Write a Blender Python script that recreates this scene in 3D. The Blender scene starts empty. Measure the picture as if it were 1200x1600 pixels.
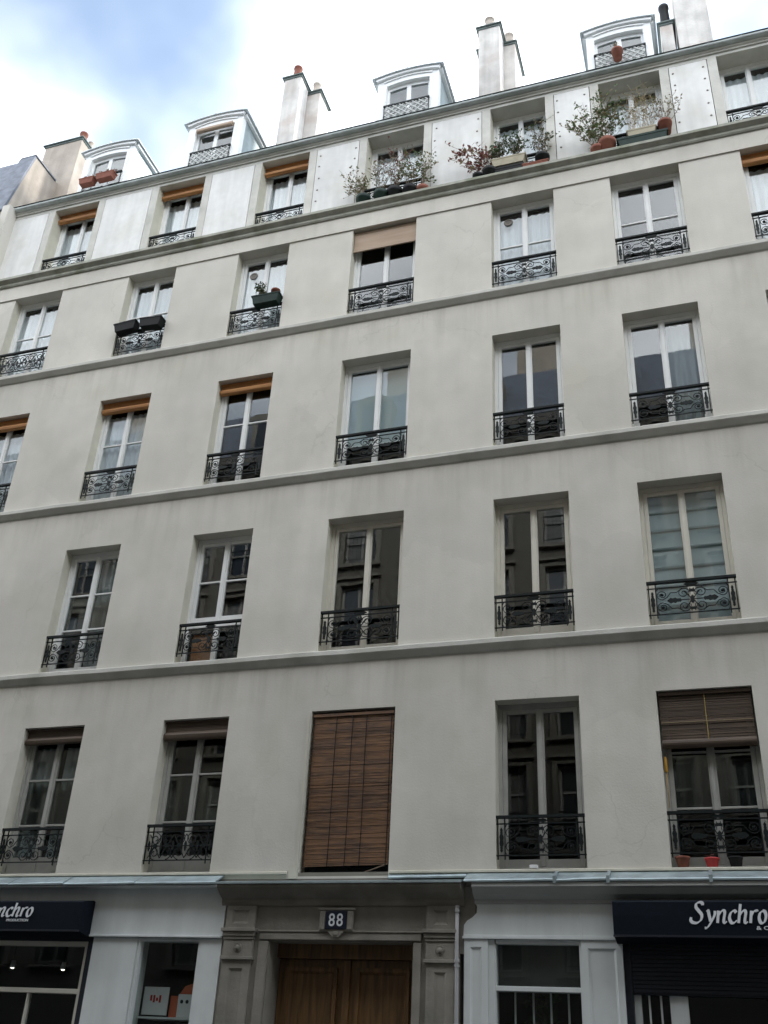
import bpy, bmesh, math, random
from mathutils import Vector, Matrix, noise
random.seed(7)
S = bpy.context.scene
COL = S.collection

# ------------------------------------------------------------------ camera
YAW, PITCH, ROLL = 0.3401, 0.5171, -0.0547
CAM = Vector((2.846, -13.042, 1.583))
cd = bpy.data.cameras.new('camera'); cam = bpy.data.objects.new('camera', cd); COL.objects.link(cam)
Rm = Matrix.Rotation(YAW, 3, 'Z') @ Matrix.Rotation(PITCH, 3, 'X') @ Matrix.Rotation(ROLL, 3, 'Y')
rgt, fwd, upv = Rm.col[0], Rm.col[1], Rm.col[2]
M = Matrix.Identity(4)
for i in range(3):
    M[i][0] = rgt[i]; M[i][1] = upv[i]; M[i][2] = -fwd[i]; M[i][3] = CAM[i]
cam.matrix_world = M
cd.sensor_fit = 'HORIZONTAL'; cd.sensor_width = 36.0; cd.lens = 36.0 * 1564.669 / 1200.0
cd.clip_start = 0.05; cd.clip_end = 3000
S.camera = cam

# ------------------------------------------------------------------ sky and sun
SUN_EL, SUN_AZ = math.radians(34), math.radians(38)      # azimuth measured from +Y (behind the house) towards +X
CLOUD_W = 40.36
w = bpy.data.worlds.new('World'); S.world = w; w.use_nodes = True
nt = w.node_tree; N = nt.nodes; LK = nt.links; N.clear()
wo = N.new('ShaderNodeOutputWorld'); bg = N.new('ShaderNodeBackground'); LK.new(bg.outputs[0], wo.inputs[0])
bg.inputs[1].default_value = 0.1
sky = N.new('ShaderNodeTexSky'); sky.sky_type = 'NISHITA'; sky.sun_disc = False
sky.sun_elevation = SUN_EL; sky.sun_rotation = SUN_AZ; sky.air_density = 1.0; sky.dust_density = 0.6; sky.ozone_density = 1.2
tc = N.new('ShaderNodeTexCoord'); mp = N.new('ShaderNodeMapping'); LK.new(tc.outputs['Generated'], mp.inputs[0])
mp.inputs['Scale'].default_value = (1, 1, 1.2)
n1 = N.new('ShaderNodeTexNoise'); n1.noise_dimensions = '4D'; n1.inputs['W'].default_value = CLOUD_W; n1.inputs['Scale'].default_value = 1.9; n1.inputs['Detail'].default_value = 5; n1.inputs['Roughness'].default_value = 0.45
LK.new(mp.outputs[0], n1.inputs['Vector'])
cr = N.new('ShaderNodeValToRGB'); cr.color_ramp.elements[0].position = 0.35; cr.color_ramp.elements[1].position = 0.63; cr.color_ramp.elements[0].color = (.07, .07, .07, 1)
cr.color_ramp.interpolation = 'EASE'
LK.new(n1.outputs['Fac'], cr.inputs[0])
sm = N.new('ShaderNodeMixRGB'); sm.blend_type = 'MULTIPLY'; sm.inputs[0].default_value = 1; LK.new(sky.outputs[0], sm.inputs[1])
sm.inputs[2].default_value = (.50, .65, .70, 1)
mx = N.new('ShaderNodeMixRGB'); LK.new(cr.outputs[0], mx.inputs[0]); LK.new(sm.outputs[0], mx.inputs[1])
mx.inputs[2].default_value = (12.9, 13.3, 13.8, 1); LK.new(mx.outputs[0], bg.inputs[0])
ld = bpy.data.lights.new('sun', 'SUN'); ld.energy = 1.2; ld.angle = math.radians(10); ld.color = (1, .95, .87)
sun = bpy.data.objects.new('sun', ld); COL.objects.link(sun)
sd = Vector((math.sin(SUN_AZ) * math.cos(SUN_EL), math.cos(SUN_AZ) * math.cos(SUN_EL), math.sin(SUN_EL)))
sun.rotation_euler = sd.to_track_quat('Z', 'Y').to_euler(); sun.location = (0, 0, 60)
S.view_settings.view_transform = 'Standard'; S.view_settings.look = 'None'; S.view_settings.gamma = 1
S.view_settings.use_curve_mapping = False
S.view_settings.exposure = 1.83
S.render.resolution_x = 768; S.render.resolution_y = 1024
S.render.engine = 'CYCLES'

# ------------------------------------------------------------------ materials
MATS = {}
def mat(name, col, rough=.7, metal=0, big=(0, .3), small=(0, 6), streak=0, bump=(0, 40), trans=0, spec=.5, tint=None):
    if name in MATS: return MATS[name]
    m = bpy.data.materials.new(name); m.use_nodes = True; t = m.node_tree; n = t.nodes; l = t.links
    b = n['Principled BSDF']; b.inputs['Roughness'].default_value = rough; b.inputs['Metallic'].default_value = metal
    b.inputs['Specular IOR Level'].default_value = spec
    g = n.new('ShaderNodeNewGeometry')
    val = None
    def mul(a, bb):
        k = n.new('ShaderNodeMath'); k.operation = 'MULTIPLY'; l.new(a, k.inputs[0]); l.new(bb, k.inputs[1]); return k.outputs[0]
    def layer(scale, amt, vec=None, detail=4, lo=.3, hi=.7):
        t2 = n.new('ShaderNodeTexNoise'); t2.inputs['Scale'].default_value = scale; t2.inputs['Detail'].default_value = detail
        l.new(vec if vec else g.outputs['Position'], t2.inputs['Vector'])
        r = n.new('ShaderNodeMapRange'); r.inputs[1].default_value = lo; r.inputs[2].default_value = hi
        r.inputs[3].default_value = 1 - amt; r.inputs[4].default_value = 1 + amt * .35
        l.new(t2.outputs['Fac'], r.inputs[0]); return r.outputs[0]
    if big[0]: val = layer(big[1], big[0])
    if small[0]:
        v = layer(small[1], small[0]); val = mul(val, v) if val else v
    if streak:
        mpn = n.new('ShaderNodeMapping'); mpn.inputs['Scale'].default_value = (4, 4, .35); l.new(g.outputs['Position'], mpn.inputs[0])
        v = layer(1.0, streak, mpn.outputs[0], 6, .35, .62); val = mul(val, v) if val else v
    if val:
        x = n.new('ShaderNodeMixRGB'); x.blend_type = 'MULTIPLY'; x.inputs[0].default_value = 1
        x.inputs[1].default_value = (*col, 1); l.new(val, x.inputs[2])
        o = x.outputs[0]
        if tint:
            t3 = n.new('ShaderNodeTexNoise'); t3.inputs['Scale'].default_value = tint[1]; t3.inputs['Detail'].default_value = 6
            l.new(g.outputs['Position'], t3.inputs['Vector'])
            r = n.new('ShaderNodeMapRange'); r.inputs[1].default_value = .5; r.inputs[2].default_value = .72; r.inputs[4].default_value = tint[2]
            l.new(t3.outputs['Fac'], r.inputs[0])
            y = n.new('ShaderNodeMixRGB'); l.new(r.outputs[0], y.inputs[0]); l.new(o, y.inputs[1]); y.inputs[2].default_value = (*tint[0], 1); o = y.outputs[0]
        l.new(o, b.inputs['Base Color'])
    else: b.inputs['Base Color'].default_value = (*col, 1)
    if bump[0]:
        t2 = n.new('ShaderNodeTexNoise'); t2.inputs['Scale'].default_value = bump[1]; t2.inputs['Detail'].default_value = 5
        l.new(g.outputs['Position'], t2.inputs['Vector'])
        bp = n.new('ShaderNodeBump'); bp.inputs['Strength'].default_value = bump[0]; bp.inputs['Distance'].default_value = .02
        l.new(t2.outputs['Fac'], bp.inputs['Height']); l.new(bp.outputs[0], b.inputs['Normal'])
    if trans:
        tr = n.new('ShaderNodeBsdfTranslucent'); tr.inputs[0].default_value = (*col, 1)
        ms = n.new('ShaderNodeMixShader'); ms.inputs[0].default_value = trans
        l.new(b.outputs[0], ms.inputs[1]); l.new(tr.outputs[0], ms.inputs[2]); l.new(ms.outputs[0], n['Material Output'].inputs[0])
    MATS[name] = m; return m

def glass(name, tint=(1, 1, 1), gain=1.0):
    m = bpy.data.materials.new(name); m.use_nodes = True; t = m.node_tree; n = t.nodes; l = t.links; n.clear()
    out = n.new('ShaderNodeOutputMaterial'); tr = n.new('ShaderNodeBsdfTransparent'); tr.inputs[0].default_value = (*tint, 1)
    gl = n.new('ShaderNodeBsdfGlossy'); gl.inputs['Roughness'].default_value = .006
    g = n.new('ShaderNodeNewGeometry')
    d = n.new('ShaderNodeVectorMath'); d.operation = 'DOT_PRODUCT'; l.new(g.outputs['Normal'], d.inputs[0]); l.new(g.outputs['Incoming'], d.inputs[1])
    a = n.new('ShaderNodeMath'); a.operation = 'ABSOLUTE'; l.new(d.outputs['Value'], a.inputs[0])
    s = n.new('ShaderNodeMath'); s.operation = 'SUBTRACT'; s.inputs[0].default_value = 1; l.new(a.outputs[0], s.inputs[1])
    p = n.new('ShaderNodeMath'); p.operation = 'POWER'; l.new(s.outputs[0], p.inputs[0]); p.inputs[1].default_value = 5
    r = n.new('ShaderNodeMapRange'); l.new(p.outputs[0], r.inputs[0]); r.inputs[3].default_value = .048 * gain; r.inputs[4].default_value = 1
    tx = n.new('ShaderNodeTexNoise'); tx.inputs['Scale'].default_value = 2.2; tx.inputs['Detail'].default_value = 1; l.new(g.outputs['Position'], tx.inputs['Vector'])
    bp = n.new('ShaderNodeBump'); bp.inputs['Strength'].default_value = .011; bp.inputs['Distance'].default_value = .05
    l.new(tx.outputs['Fac'], bp.inputs['Height']); l.new(bp.outputs[0], gl.inputs['Normal'])
    ms = n.new('ShaderNodeMixShader'); l.new(r.outputs[0], ms.inputs[0]); l.new(tr.outputs[0], ms.inputs[1]); l.new(gl.outputs[0], ms.inputs[2])
    l.new(ms.outputs[0], out.inputs[0]); return m

def emit(name, col, st):
    m = bpy.data.materials.new(name); m.use_nodes = True; b = m.node_tree.nodes['Principled BSDF']
    b.inputs['Emission Color'].default_value = (*col, 1); b.inputs['Emission Strength'].default_value = st; return m

def banded(name, cols, scale, rough=.6):
    """horizontal slat / weave colouring that varies from slat to slat"""
    m = bpy.data.materials.new(name); m.use_nodes = True; t = m.node_tree; n = t.nodes; l = t.links; b = n['Principled BSDF']
    g = n.new('ShaderNodeNewGeometry'); mp = n.new('ShaderNodeMapping'); mp.inputs['Scale'].default_value = (.9, .9, scale); l.new(g.outputs['Position'], mp.inputs[0])
    x = n.new('ShaderNodeTexNoise'); x.inputs['Scale'].default_value = 1; x.inputs['Detail'].default_value = 4; x.inputs['Roughness'].default_value = .7; l.new(mp.outputs[0], x.inputs['Vector'])
    r = n.new('ShaderNodeValToRGB'); e = r.color_ramp.elements
    e[0].position = .28; e[0].color = (*cols[0], 1); e[1].position = .72; e[1].color = (*cols[-1], 1)
    for i, c in enumerate(cols[1:-1]):
        q = e.new(.28 + .44 * (i + 1) / (len(cols) - 1)); q.color = (*c, 1)
    l.new(x.outputs['Fac'], r.inputs[0]); l.new(r.outputs[0], b.inputs['Base Color']); b.inputs['Roughness'].default_value = rough; return m

def woodgrain(name, c0, c1):
    m = bpy.data.materials.new(name); m.use_nodes = True; t = m.node_tree; n = t.nodes; l = t.links; b = n['Principled BSDF']
    g = n.new('ShaderNodeNewGeometry'); mp = n.new('ShaderNodeMapping'); mp.inputs['Scale'].default_value = (9, 9, .7); l.new(g.outputs['Position'], mp.inputs[0])
    x = n.new('ShaderNodeTexNoise'); x.inputs['Scale'].default_value = 2.2; x.inputs['Detail'].default_value = 6; x.inputs['Distortion'].default_value = .6; l.new(mp.outputs[0], x.inputs['Vector'])
    r = n.new('ShaderNodeValToRGB'); e = r.color_ramp.elements; e[0].position = .3; e[0].color = (*c0, 1); e[1].position = .7; e[1].color = (*c1, 1)
    l.new(x.outputs['Fac'], r.inputs[0]); l.new(r.outputs[0], b.inputs['Base Color']); b.inputs['Roughness'].default_value = .45; return m

WALL = mat('render_wall', (.632, .605, .545), .9, big=(.12, .45), small=(.07, 1.9), streak=.028, bump=(.12, 35), tint=((.49, .478, .39), 1.1, .42))
def weather(m):
    """hairline cracks and slightly different repair patches, driven by position"""
    t = m.node_tree; n = t.nodes; l = t.links; b = n['Principled BSDF']; src = b.inputs['Base Color'].links[0].from_socket
    g = n.new('ShaderNodeNewGeometry'); nz = n.new('ShaderNodeTexNoise'); nz.inputs['Scale'].default_value = 1.6; nz.inputs['Detail'].default_value = 5; l.new(g.outputs['Position'], nz.inputs['Vector'])
    va = n.new('ShaderNodeVectorMath'); va.operation = 'MULTIPLY_ADD'; l.new(nz.outputs['Color'], va.inputs[0]); va.inputs[1].default_value = (.9, .9, .9); l.new(g.outputs['Position'], va.inputs[2])
    vo = n.new('ShaderNodeTexVoronoi'); vo.feature = 'DISTANCE_TO_EDGE'; vo.inputs['Scale'].default_value = .42; l.new(va.outputs[0], vo.inputs['Vector'])
    r = n.new('ShaderNodeMapRange'); r.inputs[1].default_value = .0; r.inputs[2].default_value = .006; r.inputs[3].default_value = 1; r.inputs[4].default_value = 0; l.new(vo.outputs['Distance'], r.inputs[0])
    n2 = n.new('ShaderNodeTexNoise'); n2.inputs['Scale'].default_value = .55; l.new(g.outputs['Position'], n2.inputs['Vector'])
    r2 = n.new('ShaderNodeMapRange'); r2.inputs[1].default_value = .5; r2.inputs[2].default_value = .62; r2.inputs[4].default_value = .2; l.new(n2.outputs['Fac'], r2.inputs[0])
    mu = n.new('ShaderNodeMath'); mu.operation = 'MULTIPLY'; l.new(r.outputs[0], mu.inputs[0]); l.new(r2.outputs[0], mu.inputs[1])
    mx_ = n.new('ShaderNodeMixRGB'); l.new(mu.outputs[0], mx_.inputs[0]); l.new(src, mx_.inputs[1]); mx_.inputs[2].default_value = (.22, .21, .18, 1)
    sx_ = n.new('ShaderNodeSeparateXYZ'); l.new(g.outputs['Position'], sx_.inputs[0])
    def M_(op, a, b_):
        k = n.new('ShaderNodeMath'); k.operation = op
        for i_, q_ in enumerate((a, b_)):
            if q_ is None: continue
            if isinstance(q_, (int, float)): k.inputs[i_].default_value = q_
            else: l.new(q_, k.inputs[i_])
        return k.outputs[0]
    fr = M_('FRACT', M_('DIVIDE', M_('SUBTRACT', 6.95, sx_.outputs[2]), 3.265), None)
    mp4 = n.new('ShaderNodeMapping'); mp4.inputs['Scale'].default_value = (2.6, 1, .16); l.new(g.outputs['Position'], mp4.inputs[0])
    n4 = n.new('ShaderNodeTexNoise'); n4.inputs['Scale'].default_value = 1.5; n4.inputs['Detail'].default_value = 7; n4.inputs['Roughness'].default_value = .65; l.new(mp4.outputs[0], n4.inputs['Vector'])
    r4 = n.new('ShaderNodeMapRange'); r4.inputs[1].default_value = .46; r4.inputs[2].default_value = .68; l.new(n4.outputs['Fac'], r4.inputs[0])
    n5 = n.new('ShaderNodeTexNoise'); n5.inputs['Scale'].default_value = 1.1; l.new(g.outputs['Position'], n5.inputs['Vector'])
    run = n.new('ShaderNodeMapRange'); run.inputs[1].default_value = .0; l.new(M_('MULTIPLY', n5.outputs['Fac'], .62), run.inputs[2]); run.inputs[3].default_value = 1; run.inputs[4].default_value = 0; l.new(fr, run.inputs[0])
    dirt = M_('MULTIPLY', M_('MULTIPLY', r4.outputs[0], run.outputs[0]), .42)
    md = n.new('ShaderNodeMixRGB'); l.new(dirt, md.inputs[0]); l.new(mx_.outputs[0], md.inputs[1]); md.inputs[2].default_value = (.33, .31, .26, 1); mx_ = md
    v2 = n.new('ShaderNodeTexVoronoi'); v2.inputs['Scale'].default_value = .5; l.new(va.outputs[0], v2.inputs['Vector'])
    sp_ = n.new('ShaderNodeSeparateColor'); l.new(v2.outputs['Color'], sp_.inputs[0]); r3 = n.new('ShaderNodeMapRange'); r3.inputs[3].default_value = .955; r3.inputs[4].default_value = 1.02; l.new(sp_.outputs[0], r3.inputs[0])
    m2 = n.new('ShaderNodeMixRGB'); m2.blend_type = 'MULTIPLY'; m2.inputs[0].default_value = 1; l.new(mx_.outputs[0], m2.inputs[1]); l.new(r3.outputs[0], m2.inputs[2]); l.new(m2.outputs[0], b.inputs['Base Color'])
weather(WALL)
REVEAL = mat('cream_reveal', (.62, .60, .50), .8, big=(.1, 1), small=(.08, 5), streak=.06)
BAND = mat('band_stone', (.60, .59, .54), .9, big=(.12, .6), small=(.12, 5), bump=(.2, 30), tint=((.30, .30, .25), 2.5, .5))
LEDGE = mat('mossy_ledge', (.42, .42, .36), .95, big=(.2, .8), small=(.2, 6), bump=(.3, 25), tint=((.17, .19, .12), 2.2, .75))
PANELM = mat('white_panel', (.74, .735, .71), .7, big=(.08, .7), small=(.06, 6), streak=.11, tint=((.55, .54, .46), 2, .4))
BOLTM = mat('bolt_metal', (.22, .20, .17), .6)
WHITE = mat('white_paint', (.78, .79, .78), .5, small=(.05, 4))
CREAM = mat('cream_paint', (.66, .63, .55), .55, small=(.08, 4))
GREYP = mat('grey_paint', (.40, .40, .37), .6, small=(.15, 5))
ZINC = mat('zinc', (.42, .50, .52), .45, .55, big=(.2, 1.2), small=(.15, 7), streak=.15)
GUTTER = mat('patina_gutter', (.46, .50, .49), .6, .1, small=(.2, 4), tint=((.24, .30, .27), 2.2, .55))
ROOFZ = mat('roof_zinc', (.45, .49, .50), .5, .5, big=(.15, .7))
DORMZ = mat('dormer_zinc', (.60, .64, .65), .5, .3, small=(.15, 5))
SLATE = mat('slate', (.15, .17, .21), .6, small=(.35, 6), bump=(.3, 14))
CHIM = mat('chimney_render', (.66, .63, .59), .95, big=(.15, .9), small=(.18, 3), streak=.22, bump=(.3, 20), tint=((.42, .32, .27), 1.6, .6))
CHIMB = mat('chimney_beige', (.46, .40, .34), .95, big=(.15, .9), small=(.15, 3), streak=.15, bump=(.3, 20))
CAPM = mat('dark_cap', (.15, .18, .17), .8, small=(.3, 6))
TERRA = mat('terracotta', (.22, .075, .046), .85, small=(.25, 9), bump=(.2, 30))
IRON = mat('cast_iron', (.007, .011, .011), .6, spec=.25, small=(.3, 20))
LATT = mat('lattice_grey', (.45, .46, .44), .6)
GLASS = glass('window_glass', (.92, .95, .95), 1.6)
GLASSO = glass('old_glass', (.90, .93, .92), .85)
GLASSD = glass('shop_glass', (.85, .88, .87))
SHEER = mat('sheer_fabric', (.86, .87, .90), .9, trans=.3)
LINEN = mat('linen_fabric', (.60, .68, .70), .9, trans=.35)
DRAPE = mat('grey_drape', (.42, .45, .46), .9, trans=.3)
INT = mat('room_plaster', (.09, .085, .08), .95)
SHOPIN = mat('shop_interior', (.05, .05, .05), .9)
OCHRE = banded('ochre_blind', [(.22, .09, .03), (.42, .19, .06), (.50, .25, .09)], 16)
BEIGEB = banded('beige_blind', [(.30, .21, .14), (.36, .26, .18), (.40, .30, .22)], 8)
BAMBOO = banded('bamboo_slats', [(.05, .031, .021), (.21, .108, .052), (.095, .055, .036), (.36, .20, .09)], 9)
BROWNB = banded('brown_blind', [(.035, .025, .018), (.09, .06, .04), (.12, .085, .06)], 26)
STONE = mat('portal_stone', (.285, .265, .225), .9, big=(.15, .8), small=(.15, 4), streak=.12, bump=(.3, 25), tint=((.15, .145, .12), 1.8, .5))
SHOPW = mat('shop_paint', (.69, .72, .71), .5, big=(.05, 1), streak=.07, small=(.04, 5))
SHOPG = mat('shop_cornice_paint', (.45, .46, .44), .6, big=(.06, 1), streak=.05)
OAK = woodgrain('oak_door', (.075, .040, .015), (.20, .108, .040))
NAVY = mat('navy_canvas', (.006, .0095, .0155), .9, spec=.15, small=(.15, 20), bump=(.1, 90))
NAVYP = mat('navy_paint', (.008, .011, .019), .5)
LETTER = mat('letter_white', (.72, .74, .76), .6)
ENAMEL = mat('blue_enamel', (.006, .011, .026), .35)
PVC = mat('pipe_grey', (.42, .42, .42), .5, small=(.1, 5))
BLACKP = mat('black_plastic', (.008, .009, .009), .6, spec=.2)
GREENP = mat('green_plastic', (.010, .028, .021), .6, spec=.25, small=(.3, 8))
BEIGEP = mat('beige_trough', (.42, .38, .28), .8, small=(.2, 7))
REDP = mat('red_plastic', (.45, .02, .02), .45)
SOIL = mat('soil', (.04, .03, .02), 1)
TWIG = mat('twig_bark', (.17, .13, .09), .9)
DRYST = mat('dry_stem', (.36, .29, .17), .9)
LEAFG = mat('leaf_green', (.10, .15, .05), .6, trans=.3, small=(.4, 9))
LEAFD = mat('leaf_dark', (.05, .09, .035), .6, trans=.25, small=(.4, 9))
LEAFR = mat('leaf_red', (.20, .06, .05), .6, trans=.3, small=(.4, 9))
LEAFY = mat('leaf_dry', (.24, .19, .10), .7, trans=.3, small=(.4, 9))
FLOW = mat('flower_mauve', (.40, .16, .26), .7)
ASPH = mat('asphalt', (.05, .05, .052), .9, big=(.2, .5), small=(.2, 8), bump=(.3, 80))
PAVE = mat('pavement_asphalt', (.09, .09, .088), .9, big=(.15, .5), small=(.15, 8), bump=(.2, 60))
KERB = mat('granite_kerb', (.30, .30, .29), .8, small=(.2, 20))
OPPW = mat('opposite_stone', (.15, .14, .12), .9, big=(.1, .4), streak=.12)
OPPG = mat('opposite_glass', (.035, .04, .046), .08, spec=.8)
OPPC = mat('opposite_curtain', (.20, .20, .19), .3, small=(.3, 5))
OPPS = mat('opposite_surround', (.22, .205, .175), .9, streak=.1)
CARD = mat('white_card', (.7, .7, .7), .8)
ORANGE = mat('orange_card', (.55, .12, .05), .8)
PINE = mat('pine_board', (.40, .17, .07), .7, small=(.25, 3))
YELLOW = mat('yellow_plastic', (.50, .27, .03), .5)
CORDY = mat('yellow_cord', (.34, .25, .07), .8)

# ------------------------------------------------------------------ helpers
def quad(bm, pts, mi=0):
    f = bm.faces.new([bm.verts.new(p) for p in pts]); f.material_index = mi; return f
def bx(bm, x0, x1, y0, y1, z0, z1, mi=0):
    v = [bm.verts.new((x, y, z)) for x in (x0, x1) for y in (y0, y1) for z in (z0, z1)]
    out = []
    for a in ((0, 1, 3, 2), (4, 6, 7, 5), (0, 4, 5, 1), (2, 3, 7, 6), (0, 2, 6, 4), (1, 5, 7, 3)):
        f = bm.faces.new([v[i] for i in a]); f.material_index = mi; out.append(f)
    return out            # order: -x, +x, -y, +y, -z, +z
def panelled(bm, x0, x1, y0, y1, z0, z1, mx=.06, mz=.06, d=.015, mi=0):
    """box whose street face carries a sunk (d>0) or raised (d<0) field with a moulded edge"""
    fs = bx(bm, x0, x1, y0, y1, z0, z1, mi); f = fs[2]; vs = list(f.verts); bm.faces.remove(f)
    def ring(ix, iz, y): return [bm.verts.new((x0 + ix if v.co.x == x0 or abs(v.co.x - x0) < 1e-6 else x1 - ix, y, z0 + iz if abs(v.co.z - z0) < 1e-6 else z1 - iz)) for v in vs]
    r1 = ring(mx, mz, y0); r2 = ring(mx + .012, mz + .012, y0 + d * .6); r3 = ring(mx + .03, mz + .03, y0 + d)
    prev = vs
    for r in (r1, r2, r3):
        for i in range(4):
            g = bm.faces.new((prev[i], prev[(i + 1) % 4], r[(i + 1) % 4], r[i])); g.material_index = mi
        prev = r
    bm.faces.new(r3).material_index = mi
def prism_x(bm, prof, x0, x1, mi=0):
    a = [bm.verts.new((x0, y, z)) for y, z in prof]; b = [bm.verts.new((x1, y, z)) for y, z in prof]; k = len(prof)
    for i in range(k):
        bm.faces.new((a[i], a[(i + 1) % k], b[(i + 1) % k], b[i])).material_index = mi
    bm.faces.new(a[::-1]); bm.faces.new(b)
def prism_y(bm, prof, y0, y1):
    a = [bm.verts.new((x, y0, z)) for x, z in prof]; b = [bm.verts.new((x, y1, z)) for x, z in prof]; k = len(prof)
    for i in range(k): bm.faces.new((a[i], b[i], b[(i + 1) % k], a[(i + 1) % k]))
    bm.faces.new(a[::-1]); bm.faces.new(b)
def tube(bm, pts, r, n=4, r1=None, mi=0):
    pts = [Vector(p) for p in pts]; rings = []
    for i, p in enumerate(pts):
        d = (pts[min(i + 1, len(pts) - 1)] - pts[max(i - 1, 0)]).normalized()
        ref = Vector((0, 1, 0)) if abs(d.y) < .9 else Vector((1, 0, 0))
        a = d.cross(ref).normalized(); b = d.cross(a).normalized()
        rr = r if r1 is None else r + (r1 - r) * i / max(1, len(pts) - 1)
        rings.append([bm.verts.new(p + rr * (math.cos(t) * a + math.sin(t) * b)) for t in [2 * math.pi * k / n + math.pi / 4 for k in range(n)]])
    for q, s in zip(rings, rings[1:]):
        for k in range(n): bm.faces.new((q[k], q[(k + 1) % n], s[(k + 1) % n], s[k])).material_index = mi
    bm.faces.new(rings[0][::-1]).material_index = mi; bm.faces.new(rings[-1]).material_index = mi
def lathe(bm, prof, n=16, c=(0, 0, 0), mi=0):
    rings = []
    for r, z in prof:
        if r < 1e-5: rings.append([bm.verts.new((c[0], c[1], c[2] + z))])
        else: rings.append([bm.verts.new((c[0] + r * math.cos(2 * math.pi * k / n), c[1] + r * math.sin(2 * math.pi * k / n), c[2] + z)) for k in range(n)])
    for a, b in zip(rings, rings[1:]):
        for k in range(n):
            if len(a) == 1: f = bm.faces.new((a[0], b[(k + 1) % n], b[k])) if len(b) > 1 else None
            elif len(b) == 1: f = bm.faces.new((a[k], a[(k + 1) % n], b[0]))
            else: f = bm.faces.new((a[k], a[(k + 1) % n], b[(k + 1) % n], b[k]))
            if f: f.material_index = mi
def to_mesh(name, bm, mats, smooth=False, recalc=True):
    if recalc: bmesh.ops.recalc_face_normals(bm, faces=bm.faces)
    me = bpy.data.meshes.new(name); bm.to_mesh(me); bm.free()
    for m in (mats if isinstance(mats, (list, tuple)) else [mats]): me.materials.append(m)
    if smooth:
        for p in me.polygons: p.use_smooth = True
    return me
def link(name, me, parent=None, loc=(0, 0, 0), rot=(0, 0, 0), sc=(1, 1, 1)):
    o = bpy.data.objects.new(name, me); COL.objects.link(o); o.location = loc; o.rotation_euler = rot; o.scale = sc
    if parent is not None: o.parent = parent
    return o
def obj(name, bm, mats, parent=None, smooth=False, loc=(0, 0, 0), recalc=True, bevel=0):
    o = link(name, to_mesh(name, bm, mats, smooth, recalc), parent, loc)
    if bevel:
        b = o.modifiers.new('bevel', 'BEVEL'); b.width = bevel; b.segments = 2; b.limit_method = 'ANGLE'
    return o
def B(): return bmesh.new()
def tag(o, label, cat, group=None):
    o['label'] = label; o['category'] = cat
    if group: o['group'] = group
    return o
def thing(name, label, cat, loc=(0, 0, 0), group=None):
    o = bpy.data.objects.new(name, None); COL.objects.link(o); o.location = loc; o.empty_display_size = .2
    return tag(o, label, cat, group)
def boxobj(name, m, parent, *a, bevel=0):
    b = B(); bx(b, *a); return obj(name, b, m, parent, bevel=bevel)
def structure(o): o['kind'] = 'structure'; return o

def skin(bm, x0, x1, z0, z1, y, holes, wall_mi=0, jamb_mi=1):
    """wall face at y with rectangular holes (xa,xb,za,zb,depth); jambs, head and sill returned to depth"""
    xs = sorted({x0, x1, *[h[0] for h in holes], *[h[1] for h in holes]}); zs = sorted({z0, z1, *[h[2] for h in holes], *[h[3] for h in holes]})
    V = {}
    def v(x, z):
        if (x, z) not in V: V[(x, z)] = bm.verts.new((x, y, z))
        return V[(x, z)]
    for a, b in zip(xs, xs[1:]):
        for c, d in zip(zs, zs[1:]):
            mxx, mz = (a + b) / 2, (c + d) / 2
            if any(h[0] < mxx < h[1] and h[2] < mz < h[3] for h in holes): continue
            f = bm.faces.new((v(a, c), v(b, c), v(b, d), v(a, d))); f.material_index = wall_mi
    for xa, xb, za, zb, dp in holes:
        quad(bm, [(xa, y, za), (xa, y, zb), (xa, y + dp, zb), (xa, y + dp, za)], jamb_mi)
        quad(bm, [(xb, y, zb), (xb, y, za), (xb, y + dp, za), (xb, y + dp, zb)], jamb_mi)
        quad(bm, [(xa, y, zb), (xb, y, zb), (xb, y + dp, zb), (xa, y + dp, zb)], wall_mi)
        quad(bm, [(xb, y, za), (xa, y, za), (xa, y + dp, za), (xb, y + dp, za)], wall_mi)

# ------------------------------------------------------------------ facade grid (metres)
L = [-10.434, -7.646, -5.144, -2.711, 0.0, 2.157, 4.370]
R = [-9.247, -6.543, -4.042, -1.437, 1.150, 3.349, 5.470]
T = {1: 6.226, 2: 9.440, 3: 12.670, 4: 15.842}
Bz = {1: 4.0, 2: 7.148, 3: 10.398, 4: 13.680}
L5 = [-10.409, -7.677, -5.142, -2.716, -.081, 2.080, 4.305]
R5 = [-9.236, -6.518, -4.026, -1.479, 1.028, 3.246, 5.40]
T5, B5, Y5 = 18.87, 16.56, .36
XL, XR = -11.72, 6.6
RV = .21                     # depth of the reveals
ROW = {1: 'lowest row', 2: 'second row up', 3: 'third row up', 4: 'fourth row up', 5: 'top row'}
ORD = ['leftmost', 'second from left', 'third from left', 'fourth from left', 'fifth from left', 'sixth from left', 'rightmost']
FIRST = {1: 1, 2: 1, 3: 0, 4: 0, 5: 0}
def where(f, c):
    k = c - FIRST[f]; last = {1: 5, 2: 5, 3: 5, 4: 6, 5: 6}[f]
    return ('rightmost' if c == last else ORD[k]) + ', ' + ROW[f]

# ------------------------------------------------------------------ ground
def slab(name, m, *a):
    return structure(boxobj(name, m, None, *a))
slab('ground', ASPH, -300, 300, -300, 300, -.6, -.16)
slab('road', ASPH, -120, 120, -10.6, -2.6, -.159, -.12)
slab('pavement_near_house', PAVE, -120, 120, -2.35, 12, -.155, 0)
slab('pavement_opposite', PAVE, -120, 120, -40, -10.85, -.155, 0)
slab('kerb_near_house', KERB, -120, 120, -2.6, -2.352, -.155, .003)
slab('kerb_opposite', KERB, -120, 120, -10.848, -10.6, -.155, .003)

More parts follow.
